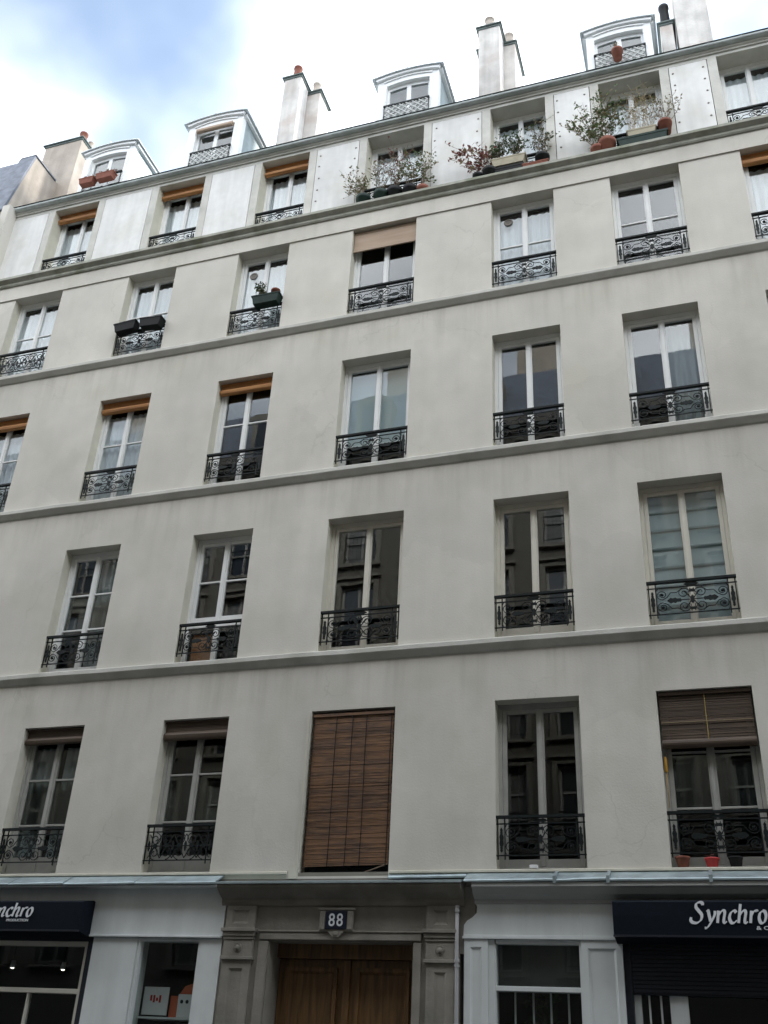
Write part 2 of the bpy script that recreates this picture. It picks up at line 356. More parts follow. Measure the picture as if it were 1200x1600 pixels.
# ------------------------------------------------------------------ the house: shell
H = thing('apartment_building', 'grey rendered apartment block numbered 88 with iron window railings and white dormers', 'building')
bm = B(); holes = []
for f in (1, 2, 3, 4):
    for c in range(7):
        if f in (1, 2) and c == 0 and False: continue
        holes.append((L[c], R[c], 3.93 if (f, c) == (1, 3) else Bz[f], T[f] if f < 4 else 15.845, RV + .12))
skin(bm, XL, XR, 3.90, 15.845, 0, holes)
obj('wall', bm, [WALL, REVEAL], H)
# fascia over the fourth row, a little proud of the piers
bm = B(); prism_x(bm, [(-.025, 15.846), (.36, 15.846), (.36, 16.22), (-.025, 16.22)], XL, XR); obj('fascia', bm, WALL, H)
bm = B(); prism_x(bm, [(.355, 16.221), (-.05, 16.221), (-.07, 16.25), (-.07, 16.30), (-.15, 16.36), (-.15, 16.42), (-.13, 16.44), (.355, 16.49)], XL - .02, XR + .02); obj('ledge', bm, LEDGE, H)
# band courses
for f in (2, 3, 4):
    z = Bz[f]
    bm = B(); n = 60
    prof = [(.0, z - .002), (-.085, z - .025), (-.095, z - .038), (-.095, z - .10), (-.085, z - .115), (-.03, z - .185), (.0, z - .20)]
    rings = []
    for i in range(n + 1):
        x = XL - .01 + (XR - XL + .02) * i / n
        j = .006 * noise.noise(Vector((x * 1.3, f * 7.7, 0)))
        rings.append([bm.verts.new((x, y - (j if y < -.01 else 0), zz + (j * .7 if y < -.01 else 0))) for y, zz in prof])
    for a, b in zip(rings, rings[1:]):
        for k in range(len(prof) - 1): bm.faces.new((a[k], a[k + 1], b[k + 1], b[k]))
    bm.faces.new(rings[0]); bm.faces.new(rings[-1][::-1])
    obj('band_course', bm, BAND, H)
# fifth storey, set back
bm = B(); holes = [(L5[c], R5[c], B5, T5, .42) for c in range(7)]
gaps = []
edges = [(XL + .05, L5[0])] + [(R5[c], L5[c + 1]) for c in range(6)] + [(R5[6], XR)]
for a, b in edges: gaps.append((a + (.17 if a > XL + .1 else .03), b - .17))
for a, b in gaps: holes.append((a, b, 16.62, 18.86, .03))
skin(bm, XL, XR, 16.44, 19.05, Y5, holes, 0, 1)
obj('upper_wall', bm, [BAND, REVEAL], H)
hb = B(); lathe(hb, [(0, 0), (.022, 0), (.02, .008), (.008, .013), (0, .014)], 8); bolt = to_mesh('bolt', hb, BOLTM, True)
for i, (a, b) in enumerate(gaps):
    bmp = B(); bx(bmp, a + .012, b - .012, Y5 - .006, Y5 + .06, 16.6, 18.848)
    p = obj('wall_panel', bmp, PANELM, H, bevel=.004)
    rng = random.Random(i)
    if i < 3: continue
    for k in range(6):
        zz = 16.95 + k * .34 + rng.uniform(-.015, .015)
        for x in ((a + .09, b - .09) if b - a < 1.3 or i < 4 else (a + .09, (a + b) / 2, b - .09)):
            if i < 3 and k % 2: continue
            if x not in (a + .09, b - .09) and k < 3: continue
            link('bolt', bolt, p, (x + rng.uniform(-.02, .02), Y5 - .0055, zz), (math.pi / 2, 0, 0))
# eaves board and gutter
bm = B(); prism_x(bm, [(.359, 18.95), (.33, 18.95), (.33, 18.985), (.30, 19.0), (.30, 19.04), (.359, 19.04)], XL - .03, XR + .03); obj('eaves_moulding', bm, BAND, H)
bm = B(); prism_x(bm, [(.36, 19.041), (.26, 19.041), (.215, 19.055), (.205, 19.07), (.20, 19.098), (.215, 19.102), (.22, 19.09), (.36, 19.16)], XL - .05, XR + .05); obj('gutter', bm, GUTTER, H)
# roof
bm = B()
quad(bm, [(XL, .19, 19.13), (XR, .19, 19.13), (XR, 5.4, 23.0), (XL, 5.4, 23.0)]); quad(bm, [(XL, 5.4, 23.0), (XR, 5.4, 23.0), (XR, 10.6, 19.13), (XL, 10.6, 19.13)])
quad(bm, [(XL, .19, 19.13), (XL, 5.4, 23.0), (XL, 10.6, 19.13)]); quad(bm, [(XR, .19, 19.13), (XR, 10.6, 19.13), (XR, 5.4, 23.0)])
x = XL + .3
while x < XR:
    a = math.atan2(3.87, 5.21)
    bx(bm, x, x + .03, 0.2, .21, 19.1, 19.11); x += .6
    bm.verts.ensure_lookup_table()
    vs = bm.verts[-8:]
    for v in vs:
        if v.co.y > .205: v.co.y = 5.38; v.co.z += 3.86
        if v.co.z in (19.11,) or (v.co.y > 5 and v.co.z > 22.965): v.co.z += .05
obj('roof', bm, ROOFZ, H)
boxobj('side_wall', WALL, H, XL, XL + .2, .06, 10.6, 0, 19.1); boxobj('side_wall', WALL, H, XR - .2, XR, .06, 10.6, 0, 19.1); boxobj('back_wall', WALL, H, XL + .2, XR - .2, 10.4, 10.6, 0, 19.1)
# floors and party walls inside, so that rooms are dark behind the glass
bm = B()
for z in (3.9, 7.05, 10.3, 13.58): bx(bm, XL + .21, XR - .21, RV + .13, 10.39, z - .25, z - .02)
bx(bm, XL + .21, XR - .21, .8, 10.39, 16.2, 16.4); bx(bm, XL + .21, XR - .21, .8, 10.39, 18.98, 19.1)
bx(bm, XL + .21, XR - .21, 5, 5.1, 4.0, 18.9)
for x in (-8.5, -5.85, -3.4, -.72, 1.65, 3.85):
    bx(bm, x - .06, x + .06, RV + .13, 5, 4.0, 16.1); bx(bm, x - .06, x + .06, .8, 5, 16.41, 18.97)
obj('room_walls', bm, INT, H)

# ------------------------------------------------------------------ windows
def window(f, c, x0, x1, z0, z1, yf, frame, mun=(), special=None, lowpanel=0):
    fj, fh, ls = .052, .075, .062
    b = B(); e = .012
    bx(b, x0 - e, x0 + fj, yf, yf + .09, z0 - e, z1 + e); bx(b, x1 - fj, x1 + e, yf, yf + .09, z0 - e, z1 + e)
    bx(b, x0 + fj, x1 - fj, yf + .003, yf + .09, z1 - fh, z1 + e); bx(b, x0 + fj, x1 - fj, yf - .015, yf + .09, z0 - e, z0 + .055)
    zb = z0 + .055
    if special == 'transom':
        zt = z0 + .29 * (z1 - z0); bx(b, x0 + fj, x1 - fj, yf - .006, yf + .088, zt, zt + .085); bx(b, (x0 + x1) / 2 - .04, (x0 + x1) / 2 + .04, yf + .004, yf + .08, zb, zt)
    w = obj('window', b, frame, H, bevel=.005)
    xm = (x0 + x1) / 2
    if special == 'transom':
        for a, d in ((x0 + fj, xm - .04), (xm + .04, x1 - fj)): pane(w, a, d, yf + .04, zb, zt)
        zb = zt + .085
    za = z1 - fh
    for side, (a, d) in enumerate(((x0 + fj, xm), (xm, x1 - fj))):
        lb = B(); g = .003; ye = yf + .012; yd = yf + .068
        inner = .058; mid = .05
        sa, sb = (ls, mid) if side == 0 else (mid, ls)
        bx(lb, a + g, a + sa, ye, yd, zb + g, za - g); bx(lb, d - sb, d - g, ye, yd, zb + g, za - g)
        rl = .10 + lowpanel
        bx(lb, a + sa, d - sb, ye + .002, yd, zb + g, zb + rl); bx(lb, a + sa, d - sb, ye + .002, yd, za - .06, za - g)
        zs = [zb + rl]
        for m_ in mun:
            zz = zb + m_ * (za - zb); bx(lb, a + sa, d - sb, ye + .008, yd - .005, zz - .014, zz + .014); zs += [zz - .014, zz + .014]
        zs.append(za - .06)
        if side == 0: bx(lb, d - .028, d + .024, ye - .016, ye - .0005, zb + .01, za - .01)      # cover strip on the meeting stile
        obj('casement', lb, frame, w, bevel=.004)
        for q in range(0, len(zs), 2): pane(w, a + sa, d - sb, ye + .03, zs[q], zs[q + 1], GLASSO if f == 1 else GLASS)
    return w
def pane(w, a, d, y, z0, z1, m=None):
    b = B(); t = random.uniform(-.004, .004)
    bx(b, a - .004, d + .004, y, y + .004, z0 - .004, z1 + .004)
    for v in b.verts: v.co.y += t * (v.co.x - a) / (d - a) + random.choice((-1, 1)) * 0
    return obj('pane', b, m or GLASS, w)

def folds(x0, x1, y, z0, z1, amp=.035, wl=.11, seed=0, gather=0):
    b = B(); rng = random.Random(seed); n = max(10, int((x1 - x0) / wl * 8)); m = 8; ph = rng.uniform(0, 6)
    g = []
    for j in range(m + 1):
        t = j / m; row = []
        for i in range(n + 1):
            s = i / n; x = x0 + (x1 - x0) * s
            if gather: x = x0 + (x1 - x0) * s * (1 - gather * math.sin(math.pi * t * .9))
            yy = y + amp * math.sin(2 * math.pi * x / wl + ph + 1.3 * noise.noise(Vector((x * 3, t, seed)))) * (.5 + .5 * t) + .01 * noise.noise(Vector((x * 5, t * 3, seed)))
            row.append(b.verts.new((x, yy, z1 + (z0 - z1) * t)))
        g.append(row)
    for a, q in zip(g, g[1:]):
        for i in range(n): b.faces.new((a[i], q[i], q[i + 1], a[i + 1]))
    return b
def curtain(kind, f, c, x0, x1, z0, z1, y):
    a, d = x0 + .03, x1 - .03; xm = (x0 + x1) / 2; sd_ = f * 10 + c
    if kind in ('sheer', 'lace'):
        o = obj('curtain', folds(a, d, y + .12, z0 + .06, z1 - (.22 if f > 2 else .3), .03, .13, sd_), SHEER, None, True, recalc=False)
        tag(o, 'white sheer curtain behind the window ' + where(f, c), 'curtain', 'white sheer curtains')
    elif kind == 'pair':
        t = thing('curtain', 'pair of pale drapes parted behind the window ' + where(f, c), 'curtain', (0, 0, 0), 'parted drapes')
        obj('drape', folds(a, xm - .04, y + .13, z0 + .06, z1 - .25, .045, .16, sd_, .12), SHEER if f != 1 else DRAPE, t, True, recalc=False)
        obj('drape', folds(xm + .10, d, y + .13, z0 + .06, z1 - .25, .045, .16, sd_ + 50), SHEER if f != 1 else DRAPE, t, True, recalc=False)
        b = B(); tube(b, [(a, y + .13, z1 - .23), (d, y + .13, z1 - .23)], .012, 8); obj('curtain_rod', b, IRON, t)
    elif kind == 'right':
        o = obj('curtain', folds(xm + .02, d, y + .14, z0 + .06, z1 - .15, .04, .15, sd_), DRAPE, None, True, recalc=False)
        tag(o, 'grey drape in the right half of window ' + where(f, c), 'curtain')
    elif kind == 'shade':
        b = B(); bx(b, a, d, y + .11, y + .114, z0 + .62, z1 - .17); t = thing('window_shade', 'pale blue plain shade drawn down in window ' + where(f, c), 'shade', (0, 0, 0))
        obj('shade_cloth', b, LINEN, t); b = B(); tube(b, [(a, y + .13, z1 - .15), (d, y + .13, z1 - .15)], .025, 10); obj('roller', b, WHITE, t)
        bb = B(); bx(bb, a, d, y + .105, y + .12, z0 + .60, z0 + .62); obj('hem_bar', bb, WHITE, t)
    elif kind == 'roman':
        t = thing('roman_shade', 'pale blue folded roman shades behind the window ' + where(f, c), 'shade', (0, 0, 0))
        for s0, s1 in ((a, xm - .02), (xm + .02, d)):
            b = B(); k = 7; hgt = (z1 - .1 - z0 - .08) / k
            prof = []
            for i in range(k):
                zt = z1 - .1 - i * hgt
                prof += [(y + .11, zt), (y + .09, zt - hgt * .5), (y + .075, zt - hgt + .03), (y + .085, zt - hgt + .005)]
            for (ya, zA), (yb, zB) in zip(prof, prof[1:]): quad(b, [(s0, ya, zA), (s1, ya, zA), (s1, yb, zB), (s0, yb, zB)])
            obj('shade_cloth', b, LINEN, t, recalc=False)
STY = {  # frame material, muntins, curtain, special
 (1, 0): (GREYP, (.66, .33), None), (1, 1): (GREYP, (.66, .33), 'pair'), (1, 2): (GREYP, (.66, .33), None), (1, 3): (NAVYP, (.66,), None), (1, 4): (GREYP, (), None), (1, 5): (GREYP, (.67, .33), None), (1, 6): (GREYP, (), None),
 (2, 0): (WHITE, (.64, .34), None), (2, 1): (WHITE, (.66, .36), 'right'), (2, 2): (WHITE, (.5,), None, 'transom'), (2, 3): (CREAM, (), None), (2, 4): (CREAM, (), None), (2, 5): (CREAM, (), 'roman'), (2, 6): (CREAM, (), None),
 (3, 0): (WHITE, (.6,), 'sheer'), (3, 1): (WHITE, (.6,), 'sheer'), (3, 2): (WHITE, (.62,), None), (3, 3): (WHITE, (), 'shade'), (3, 4): (WHITE, (), None), (3, 5): (WHITE, (), 'right'), (3, 6): (WHITE, (), None),
 (4, 0): (WHITE, (.56,), 'sheer'), (4, 1): (WHITE, (.56,), 'sheer'), (4, 2): (WHITE, (), 'sheer'), (4, 3): (WHITE, (), None), (4, 4): (WHITE, (.55,), 'sheer'), (4, 5): (WHITE, (.55,), None), (4, 6): (WHITE, (), 'sheer'),
 (5, 0): (WHITE, (), 'sheer'), (5, 1): (WHITE, (), 'sheer'), (5, 2): (WHITE, (), 'sheer'), (5, 3): (WHITE, (), 'sheer'), (5, 4): (WHITE, (), 'sheer'), (5, 5): (WHITE, (), 'sheer'), (5, 6): (WHITE, (), 'sheer')}  # curtains in second and last columns added to brighten panes, standing for reflected sky
for (f, c), st in STY.items():
    if f == 5: a, d, z0, z1, yf = L5[c], R5[c], B5, T5, Y5 + .33
    else: a, d, z0, z1, yf = L[c], R[c], Bz[f], (T[f] if f < 4 else 15.845), RV
    if (f, c) == (1, 3): z0 = 3.93
    z1w = z1
    if (f, c) == (2, 4): z0 += .07
    wnd = window(f, c, a, d, z0, z1w, yf, st[0], st[1], st[3] if len(st) > 3 else None, .12 if f == 1 and c < 3 else 0)
    if (f, c) == (2, 4):
        boxobj('sill_board', CREAM, wnd, a, d, yf - .08, yf + .05, z0 - .064, z0 - .014)
    if st[2] and not (f in (1, 2) and c == 0): curtain(st[2], f, c, a, d, z0, z1, yf)

# ------------------------------------------------------------------ railings
def spiral(cx, cz, r0, r1, a0, turns, n=20):
    return [(cx + (r0 + (r1 - r0) * i / n) * math.cos(a0 + turns * 2 * math.pi * i / n), 0, cz + (r0 + (r1 - r0) * i / n) * math.sin(a0 + turns * 2 * math.pi * i / n)) for i in range(n + 1)]
RW = 1.15
def rail_frame():
    b = B()
    bx(b, -RW / 2, RW / 2, -.03, .03, .635, .668)
    for z in (.565, .17): bx(b, -RW / 2, RW / 2, -.007, .007, z - .008, z + .008)
    for s in (-1, 1):
        for u in (.545, .455): bx(b, s * u - .0075, s * u + .0075, -.008, .008, .12, .634)
    return to_mesh('railing', b, IRON)
def leaf_plate(b, cx, cz, w_, h_, ang=0, t=.008):
    pts = []
    for i in range(12):
        a = 2 * math.pi * i / 12; r = 1 if i % 3 else .62
        if i % 6 == 0: r = 1.25
        x, z = h_ * r * math.cos(a), w_ * r * math.sin(a)
        pts.append((cx + x * math.cos(ang) - z * math.sin(ang), cz + x * math.sin(ang) + z * math.cos(ang)))
    prism_y(b, pts, -t, t)
def scroll_a():
    b = B(); r = .0066
    for s in (-1, 1):
        for q in (-1, 1):
            zc = .367 + q * .098
            # central scrolls
            tube(b, [(s * x, 0, z) for x, _, z in spiral(.105, zc, .082, .018, math.radians(200) if q > 0 else math.radians(160), -1.6 * q, 26)], r)
            tube(b, [(s * .028, 0, .367 + q * .02), (s * .05, 0, .367 + q * .09), (s * .02, 0, .367 + q * .17)], r)
            # outer scrolls
            tube(b, [(s * x, 0, z) for x, _, z in spiral(.378, zc - q * .005, .072, .016, math.radians(-90) if q > 0 else math.radians(90), 1.55 * q, 26)], r)
            # bars linking outer and inner scrolls
            tube(b, [(s * .12, 0, zc + q * .075), (s * .19, 0, zc + q * .02), (s * .27, 0, zc + q * .02), (s * .315, 0, zc - q * .045), (s * .378, 0, zc - q * .078)], r)
            lathe(b, [(0, -.022), (.02, -.01), (.022, .006), (0, .022)], 6, (s * .378, 0, zc - q * .005))
            tube(b, [(s * .455, 0, .367 + q * .15), (s * .43, 0, .367 + q * .19)], r)
        tube(b, [(0, 0, .367), (s * .255, 0, .367)], r * 1.15)
        leaf_plate(b, s * .245, .367, .045, .06, 0); leaf_plate(b, s * .17, .367, .03, .03, 0, .009)
        leaf_plate(b, s * .50, .36, .032, .085, math.pi / 2); leaf_plate(b, s * .50, .25, .02, .035, math.pi / 2); leaf_plate(b, s * .50, .47, .02, .04, math.pi / 2)
    for a in (math.radians(52), math.radians(128)): tube(b, [(-.16 * math.cos(a), 0, .367 - .16 * math.sin(a)), (.16 * math.cos(a), 0, .367 + .16 * math.sin(a))], r * 1.1)
    leaf_plate(b, 0, .367, .03, .05, math.pi / 2, .011); leaf_plate(b, 0, .5, .025, .03, 0, .01)
    leaf_plate(b, 0, .60, .03, .075, 0, .011); leaf_plate(b, 0, .235, .022, .03, 0, .01)
    return to_mesh('scrollwork', b, IRON)
def scroll_b():
    b = B(); r = .0075
    for k in range(5):
        cx = -.40 + k * .20
        for q in (-1, 1):
            tube(b, spiral(cx, .367 + q * .095, .09, .02, math.radians(90 * q), 1.5 * (1 if k % 2 else -1), 26), r)
        tube(b, [(cx - .1, 0, .2), (cx, 0, .367), (cx + .1, 0, .53)], r); tube(b, [(cx + .1, 0, .2), (cx, 0, .367), (cx - .1, 0, .53)], r)
        leaf_plate(b, cx, .367, .03, .035, 0, .011)
    bx(b, -RW / 2, RW / 2, -.007, .007, .36, .374)
    for k in range(6): leaf_plate(b, -.5 + k * .2, .367, .022, .06, math.pi / 2)
    return to_mesh('scrollwork', b, IRON)
FR, SA, SB = rail_frame(), scroll_a(), scroll_b()
for (f, c) in STY:
    if (f, c) == (1, 3): continue
    if f == 5: a, d, z0, y = L5[c], R5[c], B5 + .12, Y5 + .05
    else: a, d, z0, y = L[c], R[c], Bz[f], .035
    s = (d - a + .02) / RW
    o = link('railing', FR, H, ((a + d) / 2, y, z0), (0, 0, 0), (s, 1, 1))
    link('scrollwork', SB if (f, c) in ((1, 2), (4, 0)) else SA, o)
    if (f, c) == (1, 2): o['label'] = 'railing with dense repeated round scrolls'

# ------------------------------------------------------------------ blinds and awnings on the windows
def rolled(f, c, a, d, ztop, y, m, label, cat='blind', drop=.12, rad=.062, group=None):
    t = thing('rolled_blind', label, cat, ((a + d) / 2, y, ztop), group)
    hw = (d - a) / 2 - .015
    b = B(); k = 7
    for i in range(k): bx(b, -hw, hw, -.01 - .002 * (i % 2), .004, -.03 - (i + 1) * drop / k + .004, -.03 - i * drop / k)
    obj('slat_sheet', b, m, t)
    b = B(); pts = []
    for i in range(30):
        an = i * 2 * math.pi / 15; rr = rad - .0008 * i + (.004 if i % 2 else 0)
        pts.append((rr * math.cos(an), rr * math.sin(an)))
    ring = pts[:15]
    prism_x(b, [(p[0] - .0, p[1] - .03 - drop - rad * .6) for p in ring], -hw, hw); obj('roll', b, m, t)
    b = B(); bx(b, -hw - .01, hw + .01, -.03, .03, -.03, -.004); obj('head_rail', b, m, t)
    return t
for c in (0, 1, 2): rolled(3, c, L[c], R[c], T[3] - .01, .14, OCHRE, 'ochre rolled blind over the window ' + where(3, c), group='ochre rolled blinds')
for c in (0, 1, 2): rolled(5, c, L5[c], R5[c], T5 - .01, Y5 + .20, OCHRE, 'ochre rolled blind over the window ' + where(5, c), group='ochre rolled blinds')
rolled(4, 6, L[6], R[6], 15.83, .14, OCHRE, 'ochre rolled blind over the window ' + where(4, 6), group='ochre rolled blinds')
rolled(1, 1, L[1], R[1], T[1] - .01, .1, BROWNB, 'dark brown rolled blind over the window ' + where(1, 1), drop=.13, rad=.06, group='dark brown rolled blinds')
rolled(1, 2, L[2], R[2], T[1] - .01, .1, BROWNB, 'dark brown rolled blind over the window ' + where(1, 2), drop=.16, rad=.07, group='dark brown rolled blinds')
def slat_blind(name, label, a, d, z0, z1, y, m, cord_m, cords, pitch=.022, seed=1, tilt=0):
    t = thing(name, label, 'blind', (a, y, z0)); rng = random.Random(seed)
    b = B(); k = int((z1 - z0) / pitch)
    for i in range(k):
        zz = (i + .5) * pitch + rng.uniform(-.002, .002); yy = rng.uniform(-.004, .004) + .012 * math.sin(zz * 3); e0, e1 = rng.uniform(0, .012), rng.uniform(0, .012); th = rng.uniform(.36, .5) * pitch
        fs = bx(b, e0, d - a - e1, yy - .004, yy + .004, zz - th, zz + th)
        for v in {v for q in fs for v in q.verts}: v.co.z += tilt * (v.co.x / (d - a)) * (1 - zz / (z1 - z0))
    o = obj('slats', b, m, t); o['kind'] = 'stuff'
    for u in cords:
        b = B(); tube(b, [(u * (d - a), -.022 + .012 * math.sin(zz * 3), zz) for zz in [(z1 - z0) * q / 12 for q in range(13)]], .006 if cord_m != YELLOW else .008, 5); obj('cord', b, cord_m, t)
    boxobj('head_rail', m, t, 0, d - a, -.03, .03, z1 - z0, z1 - z0 + .04)
    return t
slat_blind('bamboo_blind', 'brown bamboo blind let down over the whole window above the front door', L[3] + .02, R[3] - .02, 4.06, 6.14, .05, BAMBOO, BLACKP, (.02, .3, .5, .67, .97), .02, tilt=.02)
bl = slat_blind('wooden_blind', 'half raised dark wooden blind with yellow cord in the lowest row, rightmost window', L[5] + .02, R[5] - .02, 5.56, 6.17, .07, BROWNB, CORDY, (.5,), .018, 3)
b = B(); prism_x(b, [(.02 + .06 * math.cos(q * math.pi / 8), -.03 + .06 * math.sin(q * math.pi / 8)) for q in range(16)], 0, R[5] - L[5] - .04); obj('roll', b, BROWNB, bl)
boxobj('cross_cord', DRYST, bl, .01, R[5] - L[5] - .05, -.02, -.012, .243, .249)
t = thing('roller_blind', 'beige roller blind pulled a third down over the window fourth from left, fourth row up', 'blind', (L[3], .08, 15.3))
wd = R[3] - L[3]
b = B(); bx(b, .015, wd - .015, -.004, .004, .06, .46); obj('blind_cloth', b, BEIGEB, t)
boxobj('hem_bar', BEIGEB, t, .01, wd - .01, -.015, .015, .02, .06); b = B(); tube(b, [(.01, .03, .49), (wd - .01, .03, .49)], .04, 10); obj('roller', b, BEIGEB, t)
# small cross brace under the bamboo blind
b = B(); tube(b, [(-1.93, .06, 3.94), (-1.46, .04, 4.09)], .009, 5); tag(obj('stick', b, TWIG), 'thin slanting stick in the gap under the long bamboo blind', 'stick')
# vent disc in a pane
b = B(); lathe(b, [(0, 0), (.085, 0), (.085, .012), (.06, .02), (.058, .012), (.03, .012), (0, .018)], 20)
for k in range(6):
    a = k * math.pi / 3; bx(b, .03 * math.cos(a) - .004, .03 * math.cos(a) + .004, .03 * math.sin(a) - .004, .03 * math.sin(a) + .004, .0121, .017)
v = link('pane_ventilator', to_mesh('pane_ventilator', b, mat('vent_grey', (.2, .18, .16), .6), True), None, (.27, RV + .040, 15.48), (math.pi / 2, 0, 0)); tag(v, 'round grey ventilator set in the upper left pane of a curtained window, fourth row', 'ventilator')
v = link('pane_ventilator', v.data, None, (L[2] + .27, RV + .040, 15.40), (math.pi / 2, 0, 0)); tag(v, 'round grey ventilator in the pane above the green flower box', 'ventilator')

# ------------------------------------------------------------------ dormers
def dormer(cx, sill_item, dz=0, hw=.72):
    y0 = .92; zb = 19.55; ze = 21.24 + dz; rise = .10
    # front wall with opening, pediment follows the segmental roof
    ow, oz0, oz1 = .50, 19.72, 21.06 + dz
    b = B()
    def arch(u, base, rs): return base + rs * (1 - (u / hw) ** 2)
    n = 16; us = [-hw + 2 * hw * i / n for i in range(n + 1)]
    bx(b, cx - hw, cx - ow, y0, y0 + .16, zb, ze - .1); bx(b, cx + ow, cx + hw, y0, y0 + .16, zb, ze - .1); bx(b, cx - ow, cx + ow, y0 + .01, y0 + .16, zb, oz0)
    top = [(cx + u, arch(u, ze, rise)) for u in us]
    under = [(cx + u, ze - .1) for u in us if abs(u) > ow + 1e-6]
    low = [(cx + hw, ze - .0999), (cx + ow, ze - .0999)] + [(cx + ow * q, oz1 - .06 + .06 * (1 - q * q)) for q in (1, .75, .5, .25, 0, -.25, -.5, -.75, -1)] + [(cx - ow, ze - .0999), (cx - hw, ze - .0999)]
    prism_y(b, top + low, y0, y0 + .16)
    dm = obj('dormer', b, WHITE, H)
    # surround moulding
    b = B()
    for s in (-1, 1):
        xa, xb = sorted((cx + s * (ow + .02), cx + s * (ow + .075))); bx(b, xa, xb, y0 - .02, y0 + .01, oz0 - .3, oz1 - .03)
    outer = [(cx + u * 1.06, arch(u, ze + .0, rise) - .005) for u in us]; inner = [(cx + u * 1.02, arch(u, ze - .075, rise)) for u in us[::-1]]
    prism_y(b, outer + inner, y0 - .06, y0 + .002)
    o2 = [(cx + u * .8, arch(u, ze - .10, rise * .8)) for u in us]; i2 = [(cx + u * .77, arch(u, ze - .13, rise * .8)) for u in us[::-1]]
    prism_y(b, o2 + i2, y0 - .025, y0 + .001)
    obj('moulding', b, WHITE, dm)
    # roof sheet: curved section along y
    b = B()
    ot = [(cx + u * 1.17, arch(u, ze + .018, rise)) for u in us]; it = [(cx + u * 1.17, arch(u, ze - .005, rise)) for u in us[::-1]]
    prism_y(b, ot + it, y0 - .10, y0 + 2.6)
    bx(b, cx - .02, cx + .02, y0 - .105, y0 + 2.6, ze + rise + .013, ze + rise + .06)
    obj('dormer_roof', b, DORMZ, dm)
    for s in (-1, 1):
        xa, xb = sorted((cx + s * hw, cx + s * (hw - .08))); b = B(); bx(b, xa, xb, y0 + .161, y0 + 2.5, zb - .2, ze - .02); obj('cheek', b, ZINC, dm)
        xa, xb = sorted((cx + s * (hw + .001), cx + s * (hw + .07))); b = B(); bx(b, xa, xb, y0 + .02, y0 + 2.5, ze - .09, ze - .008); obj('cheek_moulding', b, WHITE, dm)
    # casements with arched heads
    yf = y0 + .09
    for s in (-1, 1):
        b = B(); xa, xb = sorted((cx, cx + s * ow)); cw = .05
        arc = lambda x: oz1 - .06 + .06 * (1 - ((x - cx) / ow) ** 2)
        bx(b, xa, xa + cw, yf, yf + .05, oz0 + .001, arc(xa + cw) - .005); bx(b, xb - cw, xb, yf, yf + .05, oz0 + .001, arc(xb - cw) - .005)
        bx(b, xa + cw, xb - cw, yf + .002, yf + .048, oz0 + .001, oz0 + .09)
        xs = [xa + cw + (xb - xa - 2 * cw) * i / 6 for i in range(7)]
        prism_y(b, [(x, arc(x) - .002) for x in xs] + [(x, arc(x) - .10) for x in xs[::-1]], yf + .002, yf + .048)
        obj('casement', b, WHITE, dm)
        b = B(); bx(b, xa + cw - .004, xb - cw + .004, yf + .02, yf + .024, oz0 + .086, oz1 - .1); obj('pane', b, GLASS, dm)
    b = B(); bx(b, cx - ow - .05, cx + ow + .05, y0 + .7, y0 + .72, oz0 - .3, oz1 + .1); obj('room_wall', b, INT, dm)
    # railing: dark top bar and pale lattice
    b = B(); yr = y0 - .05
    bx(b, cx - ow - .03, cx + ow + .03, yr - .02, yr + .02, 20.40, 20.45); bx(b, cx - ow - .03, cx + ow + .03, yr - .008, yr + .008, 19.98, 20.0)
    for s in (-1, 1): bx(b, cx + s * (ow + .015) - .008, cx + s * (ow + .015) + .008, yr - .0075, yr + .0075, 19.98, 20.4)
    rl = obj('railing', b, IRON, dm); return dm, rl, yr, ow
def lattice(dm, cx, ow, yr, z0=19.99, z1=20.41, m=LATT, step=.15):
    b = B(); h = z1 - z0; x = -ow - h
    while x < ow:
        for s in (1, -1):
            xa, xb = (x, x + h) if s > 0 else (x + h, x); za, zb_ = z0, z1
            def clip(xa, za, xb, zb_):
                pts = [(xa, za), (xb, zb_)]
                out = []
                for (p, q) in ((0, 1), (1, 0)):
                    px, pz = pts[p]; qx, qz = pts[q]
                    if px < -ow: t_ = (-ow - px) / (qx - px) if qx != px else 0; pz = pz + (qz - pz) * t_; px = -ow
                    if px > ow: t_ = (ow - px) / (qx - px) if qx != px else 0; pz = pz + (qz - pz) * t_; px = ow
                    out.append((px, pz))
                return out
            if max(xa, xb) <= -ow or min(xa, xb) >= ow: continue
            (pa, qa), (pb, qb) = clip(xa, za, xb, zb_)
            if abs(pa - pb) < .02: continue
            tube(b, [(cx + pa, yr + .004 * s, qa), (cx + pb, yr + .004 * s, qb)], .018, 4)
        x += step
    obj('lattice', b, m, dm)
for cx, kind, dz, hw in ((-9.80, 'box', .17, .70), (-6.90, 'lattice', .27, .72), (-2.08, 'lattice', .18, .72), (2.55, 'lattice', 0, .67)):
    dm, rl, yr, ow = dormer(cx, kind, dz, hw)
    if kind == 'lattice': lattice(dm, cx, ow, yr)
# rolled ochre strip over the second dormer
b = B(); bx(b, -7.38, -6.42, .86, .93, 21.19, 21.26); prism_x(b, [(.89 + .05 * math.cos(q * math.pi / 6), 21.19 + .05 * math.sin(q * math.pi / 6)) for q in range(12)], -7.37, -6.43)
tag(obj('rolled_blind', b, BEIGEB), 'pale rolled blind over the window of the second dormer from the left', 'blind')

